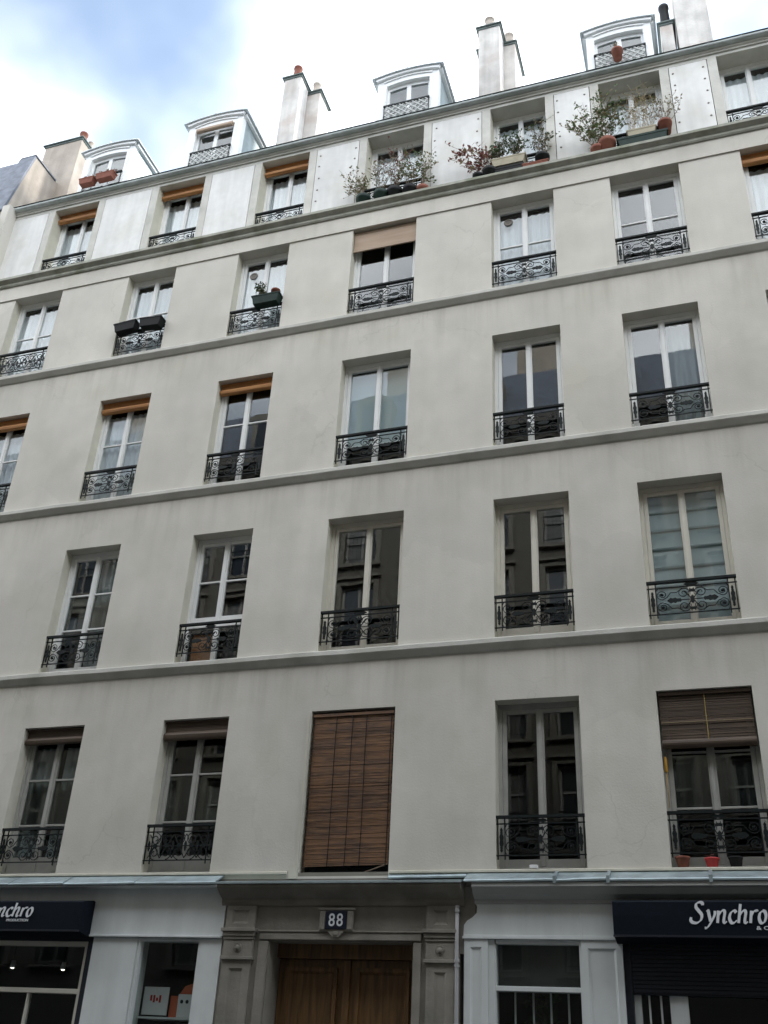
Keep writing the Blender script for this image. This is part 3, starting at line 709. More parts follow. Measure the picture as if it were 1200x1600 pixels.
# ------------------------------------------------------------------ chimneys
def chimney(boxes, pots, m=CHIM):
    b = B()
    for k, (x0, x1, y0, y1, z0, z1) in enumerate(boxes): bx(b, x0, x1, y0 + .002 * k, y1 - .002 * k, z0, z1)
    ch = obj('chimney', b, m, H, bevel=.015)
    for x0, x1, y0, y1, z0, z1 in boxes:
        b = B(); bx(b, x0 - .06, x1 + .06, y0 - .06, y1 + .06, z1 + .001, z1 + .035); bx(b, x0 - .025, x1 + .025, y0 - .025, y1 + .025, z1 - .05, z1 + .0005); obj('cap', b, CAPM, ch, bevel=.01)
    for x, y, z, r, h, pm in pots:
        b = B(); lathe(b, [(r * .95, 0), (r, .03), (r * .85, h * .5), (r * .8, h * .85), (r * .95, h * .9), (r * .95, h), (r * .7, h), (r * .65, h * .3), (0, h * .3)], 14, (x, y, z + .05)); obj('chimney_pot', b, pm, ch, True)
    return ch
chimney([(-5.55, -5.10, 1.5, 1.95, 19.6, 23.25), (-5.47, -4.80, 2.03, 2.60, 19.6, 23.20)], [(-5.28, 1.62, 23.25, .12, .42, TERRA), (-4.97, 2.15, 23.2, .11, .4, CHIMB)])
chimney([(-.60, -.10, 1.5, 1.95, 19.6, 23.25), (-.72, .16, 2.03, 2.95, 19.6, 23.2)], [(-.35, 1.6, 23.25, .13, .32, CHIMB), (.0, 2.15, 23.2, .13, .4, CHIMB), (-.55, 2.6, 23.2, .1, .3, CHIMB)])
chimney([(3.76, 4.44, 1.5, 2.3, 19.6, 23.8), (3.42, 3.69, 1.55, 2.2, 19.6, 21.85)], [(4.0, 1.7, 23.8, .12, .35, TERRA), (3.56, 1.75, 21.85, .12, .8, BLACKP)])
chimney([(-12.50, -11.36, 1.5, 2.05, 18.0, 22.98)], [(-11.55, 1.72, 22.98, .12, .42, TERRA), (-11.45, 1.95, 22.98, .08, .3, CHIMB), (-12.2, 1.75, 22.98, .1, .12, CAPM)], CHIMB)
b = B(); tube(b, [(-4.8, 2.4, 21.9), (-3.9, 2.0, 22.05), (-2.98, 1.6, 22.3)], .006, 4); obj('cable', b, CAPM, H)

# ------------------------------------------------------------------ ground floor: stone portal and door
F = -.02
P = obj('portal', (lambda b: (bx(b, -3.70, -3.02, F, .38, 0, 3.57), bx(b, -1.06, -.46, F, .38, 0, 3.57), bx(b, -3.02, -1.06, F, .38, 3.125, 3.57), b)[-1])(B()), STONE, H)
b = B(); prism_x(b, [(F - .003, 3.55), (-.05, 3.555), (-.07, 3.60), (-.07, 3.63), (-.16, 3.68), (-.25, 3.74), (-.27, 3.76), (-.27, 3.80), (.05, 3.86), (.05, 3.55)], -3.76, -.40); obj('cornice', b, STONE, P)
b = B(); prism_x(b, [(-.29, 3.801), (.045, 3.861), (.045, 3.885), (-.30, 3.82), (-.30, 3.795), (-.29, 3.79)], -3.78, -.38); obj('flashing', b, ZINC, P)
for xa, xb in ((-3.68, -3.22), (-.90, -.49)):
    q = obj('pilaster', (lambda b: (panelled(b, xa + .02, xb - .02, F - .06, F - .002, 3.27, 3.549, .09, .055, .02), b)[-1])(B()), STONE, P)
    def sp(nm, *a, pan=None):
        b = B()
        if pan: panelled(b, *a, *pan)
        else: bx(b, *a)
        obj(nm, b, STONE, q, bevel=.006 if not pan else 0)
    sp('capital', xa - .02, xb + .02, F - .11, F - .003, 3.225, 3.268); sp('capital', xa, xb, F - .085, F - .003, 3.17, 3.223); sp('capital', xa + .015, xb - .015, F - .07, F - .003, 3.13, 3.168)
    sp('frieze_block', xa + .02, xb - .02, F - .055, F - .003, 2.93, 3.128)
    b = B(); lathe(b, [(0, .03), (.03, .025), (.04, .0), (.055, .012), (.06, 0)], 12); r_ = link('rosette', to_mesh('rosette', b, STONE, True), q, ((xa + xb) / 2, F - .056, 3.03), (math.pi / 2, 0, 0))
    sp('neck_moulding', xa, xb, F - .085, F - .003, 2.885, 2.928)
    sp('shaft', xa + .03, xb - .03, F - .05, F - .003, .62, 2.883, pan=(.1, .1, .02)); sp('plinth', xa - .01, xb + .01, F - .09, F - .003, .001, .618)
# architrave round the door
b = B()
for xa, xb in ((-3.165, -3.03), (-1.05, -.945)):
    bx(b, xa, xb, F - .04, F - .0025, .001, 3.115); 
bx(b, -3.165, -.945, F - .041, F - .0025, 3.135, 3.225); bx(b, -3.185, -.925, F - .055, F - .0026, 3.226, 3.25)
obj('architrave', b, STONE, P, bevel=.008)
D = obj('door', (lambda b: (bx(b, -3.08, -1.0, .44, .47, .001, 3.2), bx(b, -3.03, -1.05, .27, .437, 2.95, 3.124), b)[-1])(B()), OAK, H)
D['label'] = 'tall brown oak double door'
for s, (xa, xb) in enumerate(((-3.01, -2.055), (-2.035, -1.075))):
    lf = obj('leaf', (lambda b: (bx(b, xa, xb, .36, .43, .02, 2.945), b)[-1])(B()), OAK, D)
    for za, zb_ in ((.2, 1.15), (1.3, 2.85)):
        b = B(); panelled(b, xa + .12, xb - .12, .31, .3595, za, zb_, .05, .05, .044); obj('panel', b, OAK, D)
b = B(); bx(b, -2.09, -2.0, .32, .358, .02, 2.944); obj('cover_strip', b, OAK, D, bevel=.01)
b = B(); lathe(b, [(0, .05), (.03, .045), (.035, .02), (.015, .01), (.02, 0)], 12); k = link('knob', to_mesh('knob', b, mat('brass', (.5, .35, .12), .3, .9), True), D, (-1.75, .33, 1.1), (math.pi / 2, 0, 0))
# number plaque
PX = (-2.235 - 1.93) / 2 + .0
pl = obj('number_plaque', (lambda b: (prism_y(b, [(PX - .235, 3.49), (PX - .235, 3.24), (PX - .12, 3.24), (PX - .04, 3.165), (PX + .04, 3.165), (PX + .12, 3.24), (PX + .235, 3.24), (PX + .235, 3.49)], F - .075, F - .0615), bx(b, PX - .26, PX + .26, F - .095, F - .076 + .02, 3.491, 3.52), b)[-1])(B()), STONE, H, bevel=.005)
for s in (-1, 1): b = B(); panelled(b, min(PX + s * .155, PX + s * .222), max(PX + s * .155, PX + s * .222), F - .088, F - .0755, 3.26, 3.48, .01, .02, .006); obj('side_scroll', b, STONE, pl)
boxobj('drop_ornament', STONE, pl, PX - .03, PX + .03, F - .09, F - .0755, 3.19, 3.235, bevel=.01)
boxobj('enamel_plate', ENAMEL, pl, PX - .145, PX + .145, F - .092, F - .0755, 3.262, 3.482, bevel=.004)
def text_mesh(s, size, ext, m, bold=0, shear=0):
    cu = bpy.data.curves.new('lettering', 'FONT'); cu.body = s; cu.size = size; cu.extrude = ext; cu.offset = bold; cu.shear = shear; cu.align_x = 'LEFT'
    o = bpy.data.objects.new('lettering', cu); COL.objects.link(o)
    dg = bpy.context.evaluated_depsgraph_get(); me = bpy.data.meshes.new_from_object(o.evaluated_get(dg)); me.name = 'lettering'
    bpy.data.objects.remove(o); me.materials.clear(); me.materials.append(m); return me
def place_text(me, parent, x0, x1, y, z0, z1, name='lettering'):
    xs = [v.co.x for v in me.vertices]; zs = [v.co.y for v in me.vertices]
    sx, sz = (x1 - x0) / (max(xs) - min(xs)), (z1 - z0) / (max(zs) - min(zs))
    return link(name, me, parent, (x0 - min(xs) * sx, y, z0 - min(zs) * sz), (math.pi / 2, 0, 0), (sx, sz, 1))
for k, s in enumerate((-1, 1)):
    place_text(text_mesh('8', .2, .003, LETTER, .0015), pl, PX + s * .055 - .042, PX + s * .055 + .042, F - .0955, 3.295, 3.45, 'digit')
# downpipe
b = B(); tube(b, [(-.475, -.10, 3.55), (-.475, -.11, 3.1), (-.47, -.11, 2.5), (-.47, -.11, .05)], .024, 10); dp = obj('downpipe', b, PVC, H, True)
for z in (3.47, 2.9, 2.84, 2.2, 1.2): b = B(); tube(b, [(-.472, -.11, z), (-.472, -.11, z + .03)], .031, 10); bx(b, -.485, -.46, -.11, -.02, z + .005, z + .025); obj('pipe_collar', b, PVC, dp)

# ------------------------------------------------------------------ string line and zinc flashings over the shops
b = B()
for xa, xb in ((XL, L[3] - .16), (R[3] + .02, XR)): prism_x(b, [(.0, 3.90), (-.01, 3.955), (-.035, 3.96), (-.035, 3.985), (-.0, 3.995)], xa, xb)
obj('string_moulding', b, REVEAL, H)
b = B(); bx(b, L[3] - .13, L[3] - .02, -.02, -.002, 3.90, 4.08); bx(b, L[3] - .05, L[3] - .02, -.024, -.0205, 4.08, 6.2); obj('jamb_board', b, REVEAL, H)
def sheets(parent, xs, z0, z1, y0, th=.012):
    for i, (xa, xb) in enumerate(zip(xs, xs[1:])):
        b = B(); rng = random.Random(i + int(xa * 10)); j0, j1 = rng.uniform(-.012, .012), rng.uniform(-.012, .012)
        n = 10; g = []
        for k in range(n + 1):
            x = xa + .004 + (xb - xa - .008) * k / n; j = j0 + (j1 - j0) * k / n + .004 * noise.noise(Vector((x * 4, 1, 2)))
            pr = [(-.005, z1), (y0, z0 + .035 + j), (y0 - .012, z0 + .02 + j), (y0 - .010, z0 + j * .5), (y0 + .004, z0 + j * .5), (y0 + .004, z0 + .015 + j), (-.005, z1 - .02)]
            g.append([b.verts.new((x, y, z)) for y, z in pr])
        for p, q in zip(g, g[1:]):
            for m_ in range(7): b.faces.new((p[m_], p[(m_ + 1) % 7], q[(m_ + 1) % 7], q[m_]))
        b.faces.new(g[0]); b.faces.new(g[-1][::-1])
        obj('flashing_sheet', b, ZINC, parent)

# ------------------------------------------------------------------ shopfronts
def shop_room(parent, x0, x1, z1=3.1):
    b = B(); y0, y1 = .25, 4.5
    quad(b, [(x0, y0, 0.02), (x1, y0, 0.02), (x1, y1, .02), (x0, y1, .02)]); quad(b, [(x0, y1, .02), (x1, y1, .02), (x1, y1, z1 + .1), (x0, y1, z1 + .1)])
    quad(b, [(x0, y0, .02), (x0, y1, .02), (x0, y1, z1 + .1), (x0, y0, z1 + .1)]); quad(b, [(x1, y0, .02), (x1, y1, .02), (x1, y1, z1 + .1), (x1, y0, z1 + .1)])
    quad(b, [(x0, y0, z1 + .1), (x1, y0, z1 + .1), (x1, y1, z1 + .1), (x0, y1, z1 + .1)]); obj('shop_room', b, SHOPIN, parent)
# left shop
b = B(); bx(b, XL, -3.705, -.045, .25, 3.165, 3.79); LS = obj('shop_front', b, SHOPW, H)
sheets(LS, [XL, -10.6, -9.4, -8.2, -7.12, -6.2, -5.05, -3.80], 3.80, 3.955, -.24)
b = B(); bx(b, XL, -3.705, -.22, -.046, 3.775, 3.795); obj('soffit_board', b, SHOPW, LS)
b = B(); bx(b, XL, -3.706, -.075, -.0455, 3.145, 3.175); obj('moulding', b, SHOPW, LS, bevel=.006)
for xa, xb in ((-5.68, -4.985), (-4.02, -3.71)):
    b = B(); bx(b, xa, xb, -.03, .25, .35, 3.144); obj('pilaster', b, SHOPW, LS); b = B(); bx(b, xa - .012, xb + .004, -.05, .25, .001, .349); obj('plinth', b, SHOPW, LS)
b = B(); bx(b, -4.984, -4.93, -.015, .2, .6, 3.144); bx(b, -4.96, -4.945, -.028, -.0155, .6, 3.1); bx(b, -4.06, -4.021, -.015, .2, .6, 3.144); bx(b, -4.93, -4.06, -.015, .2, 3.105, 3.144); bx(b, -4.93, -4.06, -.03, .2, .55, .62); obj('window_frame', b, SHOPW, LS, bevel=.004)
boxobj('apron_panel', SHOPW, LS, -4.984, -4.021, -.01, .22, .001, .549)
pane(LS, -4.925, -4.065, .06, .625, 3.1, GLASSD)
shop_room(LS, -4.99, -3.9)
# shop window under the left awning
b = B(); bx(b, -5.83, -5.765, .02, .14, .4, 3.09); bx(b, XL + .1, -5.83, .02, .14, 3.03, 3.09); bx(b, XL + .1, -5.83, .018, .14, 2.43, 2.49); bx(b, XL + .1, -5.83, .02, .14, .4, .48)
for x in (-6.62, -7.6, -8.6, -9.6, -10.6): bx(b, x - .012, x + .012, .03, .12, .48, 2.43)
obj('window_frame', b, CREAM, LS, bevel=.004)
b = B(); bx(b, -5.762, -5.685, -.02, .2, .001, 3.144); bx(b, XL + .1, -5.764, .015, .2, 3.092, 3.144); bx(b, XL + .1, -5.764, .0, .2, .001, .398); obj('shop_surround', b, NAVYP, LS)
for xa, xb in ((-6.608, -5.83), (-7.588, -6.632), (-8.588, -7.612)): pane(LS, xa, xb, .08, .48, 2.43, GLASSD)
for xa, xb in ((-8.588, -5.83),): pane(LS, xa, xb, .08, 2.49, 3.03, GLASSD)
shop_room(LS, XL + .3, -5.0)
# right shop
b = B(); pts = [(-.25, 3.58), (-.235, 3.54), (-.24, 3.47), (-.29, 3.42), (-.36, 3.38), (-.40, 3.33), (-.41, 3.17), (1.5, 3.17), (1.5, 3.58)]
prism_y(b, pts, -.05, .24); RS = obj('shop_front', b, SHOPW, H)
b = B(); prism_x(b, [(-.051, 3.572), (-.07, 3.58), (-.07, 3.62), (-.17, 3.67), (-.22, 3.73), (-.25, 3.75), (-.25, 3.80), (.02, 3.80), (.02, 3.572)], -.26, XR); obj('cornice', b, SHOPG, RS)
b = B(); bx(b, -.455, -.262, -.022, .2, 3.0, 3.785); obj('stone_return', b, STONE, RS)
sheets(RS, [-.36, .78, 1.42, 2.6, 3.7, 4.8, 5.7, XR], 3.803, 3.955, -.26)
sheets(P, [-1.42, -.37], 3.89, 3.95, -.05)
for x in (.78, 1.42, 2.6):
    b = B(); bx(b, x - .02, x + .02, -.275, -.05, 3.80, 3.865)
    for v in b.verts: v.co.z += (v.co.y + .275) * .42 - (.02 if v.co.z < 3.83 else 0)
    obj('seam_cap', b, ZINC, RS)
b = B(); bx(b, -.415, 1.52, -.075, -.0505, 3.17, 3.20); bx(b, -.4, 1.51, -.062, -.0505, 3.2005, 3.215); bx(b, 1.03, 1.045, -.056, -.0505, 3.216, 3.57); obj('moulding', b, SHOPW, RS, bevel=.005)
for xa, xb, mxx in ((-.395, -.10, .075), (1.035, 1.515, .075)):
    b = B(); panelled(b, xa, xb, -.055, .24, .45, 3.169, mxx, .09, .02); obj('pilaster', b, SHOPW, RS); b = B(); bx(b, xa - .01, xb + .01, -.08, .24, .001, .449); obj('plinth', b, SHOPW, RS)
b = B(); bx(b, -.099, -.02, -.03, .2, .45, 3.169); bx(b, -.02, -.005, -.02, .15, .6, 3.12); bx(b, 1.005, 1.034, -.03, .2, .45, 3.169); bx(b, -.005, 1.005, -.03, .2, 3.12, 3.169); bx(b, -.005, 1.005, -.025, .15, 2.60, 2.655); bx(b, -.005, 1.005, -.03, .2, .55, .62)
obj('window_frame', b, SHOPW, RS, bevel=.004)
boxobj('apron_panel', SHOPW, RS, -.099, 1.034, -.02, .22, .001, .449)
pane(RS, 0, 1.0, .05, 2.66, 3.115, GLASSD); pane(RS, 0, 1.0, .05, .625, 2.595, GLASSD)
for x in (.195, .415, .625, .835):
    b = B(); tube(b, [(x, .13, .6), (x, .13, 2.6)], .013, 6); obj('window_bar', b, WHITE, RS)
b = B(); bx(b, .0, 1.0, .1, .12, 2.62, 3.13); o = obj('back_board', b, mat('smoked_board', (.06, .058, .055), .6, small=(.3, 4)), RS)
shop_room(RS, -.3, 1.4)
# dark shop under the right awning
b = B(); bx(b, 1.517, 1.60, -.02, .2, .001, 3.16); bx(b, 1.60, XR, .0, .2, 2.60, 3.16); bx(b, 1.60, XR, .0, .2, .001, .3); obj('shop_surround', b, NAVYP, RS)
b = B(); bx(b, 1.602, 1.68, .05, .15, .3, 2.598); bx(b, 2.0, 2.20, .05, .15, .3, 2.598); bx(b, 3.3, 3.4, .05, .15, .3, 2.598)
for x in (1.77, 1.9): bx(b, x - .01, x + .01, .07, .12, .3, 2.598)
obj('window_frame', b, SHOPW, RS)
pane(RS, 1.68, 2.0, .1, .3, 2.595, GLASSD); pane(RS, 2.2, 3.3, .1, .3, 2.595, GLASSD); pane(RS, 3.4, 5.4, .1, .3, 2.595, GLASSD)
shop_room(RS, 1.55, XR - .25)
b = B()
for k in range(12): bx(b, 1.61, 5.6, -.012 - (.004 if k % 2 else 0), -.0005, 2.62 + k * .045, 2.655 + k * .045)
obj('shutter_slats', b, NAVYP, RS)

# awnings with lettering
SW = {  # calligraphic strokes, x-height 1
 'S': (1.35, [[(.98, 1.45), (.95, 1.62), (.72, 1.7), (.42, 1.58), (.38, 1.28), (.62, .98), (.88, .66), (.82, .25), (.45, .0), (.05, .04), (-.12, .22), (-.08, .45)]]),
 'y': (.97, [[(-.02, .92), (.12, 1.0), (.22, .6), (.34, .12)], [(.76, .98), (.7, .62), (.36, .02), (.05, -.36), (-.2, -.42)]]),
 'n': (1.03, [[(.1, 1.0), (.0, .0)], [(.05, .55), (.35, .94), (.58, 1.0), (.66, .8), (.56, .2), (.66, .02), (.84, .12)]]),
 'c': (.86, [[(.66, .84), (.5, 1.0), (.2, .84), (.05, .42), (.2, .05), (.45, .02), (.72, .22)]]),
 'h': (1.07, [[(.2, 1.55), (.0, .0)], [(.06, .55), (.36, .94), (.58, 1.0), (.66, .8), (.56, .2), (.66, .02), (.84, .12)]]),
 'r': (.72, [[(.1, 1.0), (.0, .0)], [(.05, .55), (.3, .92), (.55, 1.0), (.6, .92)]]),
 'o': (.9, [[(.4, 1.0), (.14, .8), (.05, .4), (.2, .03), (.5, .1), (.66, .55), (.58, .92), (.38, 1.0)]])}
def catmull(p, k=7):
    out = []; q = [p[0]] + p + [p[-1]]
    for i in range(1, len(q) - 2):
        for j in range(k):
            t = j / k; out.append(tuple(.5 * (2 * q[i][d] + (q[i + 1][d] - q[i - 1][d]) * t + (2 * q[i - 1][d] - 5 * q[i][d] + 4 * q[i + 1][d] - q[i + 2][d]) * t * t + (3 * q[i][d] - q[i - 1][d] - 3 * q[i + 1][d] + q[i + 2][d]) * t ** 3) for d in (0, 1)))
    out.append(p[-1]); return out
def calligraphy(word, parent, x0, x1, y, zbase, xh):
    tot = sum(SW[ch][0] for ch in word); sx = (x1 - x0) / (tot + .05); x = x0
    for li, ch in enumerate(word):
        adv, strokes = SW[ch]; b = B()
        for si, st in enumerate(strokes):
            pts = catmull(st); e0, e1 = [], []
            for i, p in enumerate(pts):
                d = (pts[min(i + 1, len(pts) - 1)][0] - pts[max(i - 1, 0)][0], pts[min(i + 1, len(pts) - 1)][1] - pts[max(i - 1, 0)][1]); a = math.atan2(d[1], d[0])
                wd_ = .10 + .20 * abs(math.sin(a - math.radians(35)))
                nx, nz = -math.sin(a) * wd_ / 2, math.cos(a) * wd_ / 2
                def Q(px, pz): return (x + (px + pz * .10) * sx, zbase + pz * xh)
                e0.append(Q(p[0] + nx, p[1] + nz)); e1.append(Q(p[0] - nx, p[1] - nz))
            yy = y - .0006 * si; rows = [[b.verts.new((q[0], yf_, q[1])) for q in e] for yf_ in (yy - .004, yy) for e in (e0, e1)]
            for i in range(len(pts) - 1):
                b.faces.new((rows[0][i], rows[0][i + 1], rows[1][i + 1], rows[1][i])); b.faces.new((rows[0][i], rows[2][i], rows[2][i + 1], rows[0][i + 1])); b.faces.new((rows[1][i], rows[1][i + 1], rows[3][i + 1], rows[3][i]))
            b.faces.new((rows[0][0], rows[1][0], rows[3][0], rows[2][0])); b.faces.new((rows[0][-1], rows[2][-1], rows[3][-1], rows[1][-1]))
        obj('letter', b, LETTER, parent); x += adv * sx
def awning(x0, x1, label, words, small):
    t = thing('shop_awning', label, 'awning', ((x0 + x1) / 2, -.05, 3.15), 'navy shop awnings'); ox, oy, oz = (x0 + x1) / 2, -.05, 3.15
    def P_(x, y, z): return (x - ox, y - oy, z - oz)
    b = B(); yf = -.36
    n = 24
    pr = [(-.055, 3.60), (-.10, 3.61), (-.30, 3.575), (yf, 3.55), (yf - .004, 3.4), (yf, 3.19), (yf + .02, 3.185), (-.055, 3.13)]
    g = []
    for i in range(n + 1):
        x = x0 + (x1 - x0) * i / n
        g.append([b.verts.new(P_(x, y + (.004 * noise.noise(Vector((x * 3, z * 4, 1))) if y < -.2 else 0), z)) for y, z in pr])
    for p, q in zip(g, g[1:]):
        for k in range(len(pr)): b.faces.new((p[k], p[(k + 1) % len(pr)], q[(k + 1) % len(pr)], q[k]))
    b.faces.new(g[0]); b.faces.new(g[-1][::-1]); obj('canopy', b, NAVY, t)
    b = B(); bx(b, x0 - .004 - ox, x1 + .004 - ox, yf - .012 - oy, yf + .03 - oy, 3.172 - oz, 3.194 - oz); obj('front_bar', b, NAVYP, t)
    holder = t
    for (wx0, wx1, zb, xh) in words: calligraphy('Synchro', t, wx0 - ox, wx1 - ox, yf - .009 - oy, zb - oz, xh)
    for s, a, d, z0, z1 in small: place_text(text_mesh(s, .06, .002, LETTER, .0008), t, a - ox, d - ox, yf - .0075 - oy, z0 - oz, z1 - oz, 'small_lettering')
    return t
awning(-10.9, -5.74, 'navy shop awning at the left edge, white lettering, right end visible', [(-7.38, -6.50, 3.36, .115)], [('PRODUCTION', -6.93, -6.57, 3.295, 3.328)])
awning(1.46, 5.4, 'navy shop awning with the white word Synchro at lower right', [(2.345, 3.175, 3.325, .13)], [('& CO', 3.03, 3.235, 3.255, 3.295)])

# things in the shop windows
def lamp(x, y, z, label):
    t = thing('spot_lamp', label, 'lamp', (x, y, z), 'lit spot lamps in the shop'); b = B(); lathe(b, [(.0, .10), (.03, .10), (.035, .03), (.045, 0), (.04, 0), (.03, .03), (0, .04)], 12); obj('housing', b, WHITE, t, True)
    b = B(); lathe(b, [(0, -.012), (.018, -.008), (.028, .008), (.02, .03), (0, .034)], 10); obj('bulb', b, emit('lamp_glow', (1, .93, .8), 3), t, True)
    b = B(); tube(b, [(0, 0, .1), (0, 0, .42)], .006, 5); obj('stem', b, BLACKP, t)
lamp(-7.5, .75, 2.80, 'small lit spot lamp at the far left of the shop window'); lamp(-6.62, .75, 2.79, 'small lit spot lamp right of the other one in the left shop')
t = thing('display_board', 'white square card with red sign standing in the narrow left shop window', 'card', (-4.93, .25, 2.22))
b = B(); bx(b, 0, .38, 0, .02, 0, .34); obj('card', b, CARD, t, bevel=.004)
for k in range(4): boxobj('red_mark', REDP, t, .11 + k * .045, .14 + k * .045, -.004, -.001, .17 - .02 * (k % 2), .24 - .03 * (k == 2))
t = thing('gift_box', 'white box with two dark eye spots in the narrow left shop window', 'box', (-4.40, .25, 2.2)); b = B(); bx(b, 0, .22, 0, .2, 0, .28); obj('carton', b, CARD, t, bevel=.005)
for s in (.06, .14): b = B(); lathe(b, [(0, .004), (.02, .003), (.025, 0)], 10); k = link('eye_spot', to_mesh('eye_spot', b, NAVYP), t, (s, -.001, .19), (math.pi / 2, 0, 0))
b = B(); prism_y(b, [(-4.40, 2.482), (-4.18, 2.482), (-4.12, 2.53), (-4.12, 2.62), (-4.2, 2.62), (-4.33, 2.58)], .27, .43); tag(obj('paper_bag', b, ORANGE, bevel=.01), 'orange red paper bag lying on the white box in the left shop window', 'bag')
b = B(); bx(b, -4.53, -4.415, .28, .40, 2.2, 2.46); bx(b, -4.52, -4.425, .2785, .2798, 2.3, 2.36); tag(obj('small_carton', b, ORANGE, bevel=.005), 'small red carton between the white card and white box in the shop window', 'box')
tag(boxobj('display_shelf', SHOPW, None, -4.92, -4.07, .14, .6, 2.17, 2.195), 'pale shelf carrying boxes in the narrow left shop window', 'shelf')
# items at upper windows
b = B(); bx(b, L[2] + .1, (L[2] + R[2]) / 2 - .03, RV + .1, RV + .13, 7.22, 7.74); tag(obj('pine_board', b, PINE, bevel=.004), 'orange pine board behind the lower left glass, second window from left, second row', 'board')
b = B(); lathe(b, [(.0, .1), (.012, .1), (.02, .08), (.024, -.09), (.018, -.1), (0, -.1)], 8); bx(b, -.004, .004, -.004, .004, -.55, -.1); tag(link('yellow_handle', to_mesh('yellow_handle', b, YELLOW, True), None, (L[5] + .035, .12, 5.28)), 'yellow handle hanging on the left jamb of the lowest rightmost window', 'handle')
tag(boxobj('small_box', CARD, None, .43, .53, -.02, .05, 4.003, 4.045, bevel=.004), 'tiny white box on the sill of the lowest row, fourth window from left', 'box')

# ------------------------------------------------------------------ pots, planters, plants
def pot_mesh(r, h, m, soil=True):
    b = B(); lathe(b, [(0, 0), (r * .72, 0), (r * .92, h * .78), (r, h * .8), (r * 1.02, h), (r * .9, h), (r * .86, h * .86)], 16)
    lathe(b, [(r * .87, h * .86), (0, h * .88)], 16, mi=1); return to_mesh('pot', b, [m, SOIL], True)
def trough_mesh(wd_, dp_, h, m, rim=.015):
    b = B()
    def ring(s, z, i=0): return [b.verts.new((sx * (wd_ / 2 * s - i), sy * (dp_ / 2 * s - i), z)) for sx, sy in ((-1, -1), (1, -1), (1, 1), (-1, 1))]
    rs = [ring(.86, 0), ring(.98, h * .85), ring(1.04, h * .86), ring(1.05, h), ring(.97, h), ring(.94, h * .88)]
    for p, q in zip(rs, rs[1:]):
        for k in range(4): b.faces.new((p[k], p[(k + 1) % 4], q[(k + 1) % 4], q[k]))
    b.faces.new(rs[0][::-1]); f = b.faces.new(rs[-1]); f.material_index = 1
    return to_mesh('trough', b, [m, SOIL])
def grow(rng, n, height, spread, lean=(0, 0), sub=3, droop=0, base=0.05, y_lim=None):
    """list of branch polylines in local space"""
    out = []
    for i in range(n):
        a = rng.uniform(0, 2 * math.pi); h = height * rng.uniform(.55, 1.05); rr = base * math.sqrt(rng.random())
        p0 = Vector((rr * math.cos(a) * 1.4, rr * math.sin(a), 0)); tip = Vector((spread * rng.uniform(-1, 1) + lean[0] * h, spread * .6 * rng.uniform(-1, .6) + lean[1] * h, h))
        pts = []; k = 7; wob = Vector((rng.uniform(-1, 1), rng.uniform(-1, 1), 0)) * .06 * height
        for j in range(k + 1):
            t = j / k; p = p0.lerp(p0 + tip, t) + wob * math.sin(math.pi * t) + Vector((rng.uniform(-1, 1), rng.uniform(-1, 1), 0)) * .012
            p.z = p0.z + (t - droop * t * t) * h; pts.append(p)
        out.append((pts, .0045))
        for s in range(sub):
            j = rng.randint(2, k - 1); q = pts[j]; d = Vector((rng.uniform(-1, 1), rng.uniform(-.7, .5), rng.uniform(.15, 1))).normalized() * height * rng.uniform(.12, .32)
            out.append(([q, q + d * .5 + Vector((0, 0, .01)), q + d], .0028))
    return out
def plant(name, label, cat, loc, vessel, branches, leaf, n_leaf, size, rng, stem_m=TWIG, top=0, flower=None):
    t = thing(name, label, cat, loc, 'potted plants on the top ledge')
    if vessel: link('pot', vessel, t)
    b = B()
    for pts, r in branches: tube(b, [p + Vector((0, 0, top)) for p in pts], r, 4, r * .5)
    obj('stem', b, stem_m, t)
    if leaf:
        b = B()
        for i in range(int(n_leaf * 1.15)):
            pts, r = rng.choice(branches); tt = rng.uniform(.35, 1) if rng.random() < .8 else 1; k = tt * (len(pts) - 1); j = min(int(k), len(pts) - 2); p = pts[j].lerp(pts[j + 1], k - j) + Vector((0, 0, top))
            s = size * rng.uniform(.6, 1.3); d = Vector((rng.uniform(-1, 1), rng.uniform(-1, 1), rng.uniform(-.4, .9))).normalized(); sd2 = d.cross(Vector((rng.uniform(-1, 1), rng.uniform(-1, 1), rng.uniform(-1, 1)))).normalized(); up = d.cross(sd2)
            m_ = rng.random(); mi = 0 if m_ < .7 else 1
            v = [b.verts.new(q) for q in (p, p + d * s * .45 + sd2 * s * .28 + up * s * .06, p + d * s, p + d * s * .45 - sd2 * s * .28 + up * s * .06)]
            b.faces.new((v[0], v[1], v[2])).material_index = mi; b.faces.new((v[0], v[2], v[3])).material_index = mi
        obj('foliage', b, leaf, t, recalc=False)
    return t
ZL = 16.455   # top of the ledge near its front
LG, LD, LR_, LY = [LEAFG, LEAFY], [LEAFD, LEAFG], [LEAFR, LEAFY], [LEAFY, LEAFG]
def rg(s): return random.Random(s)
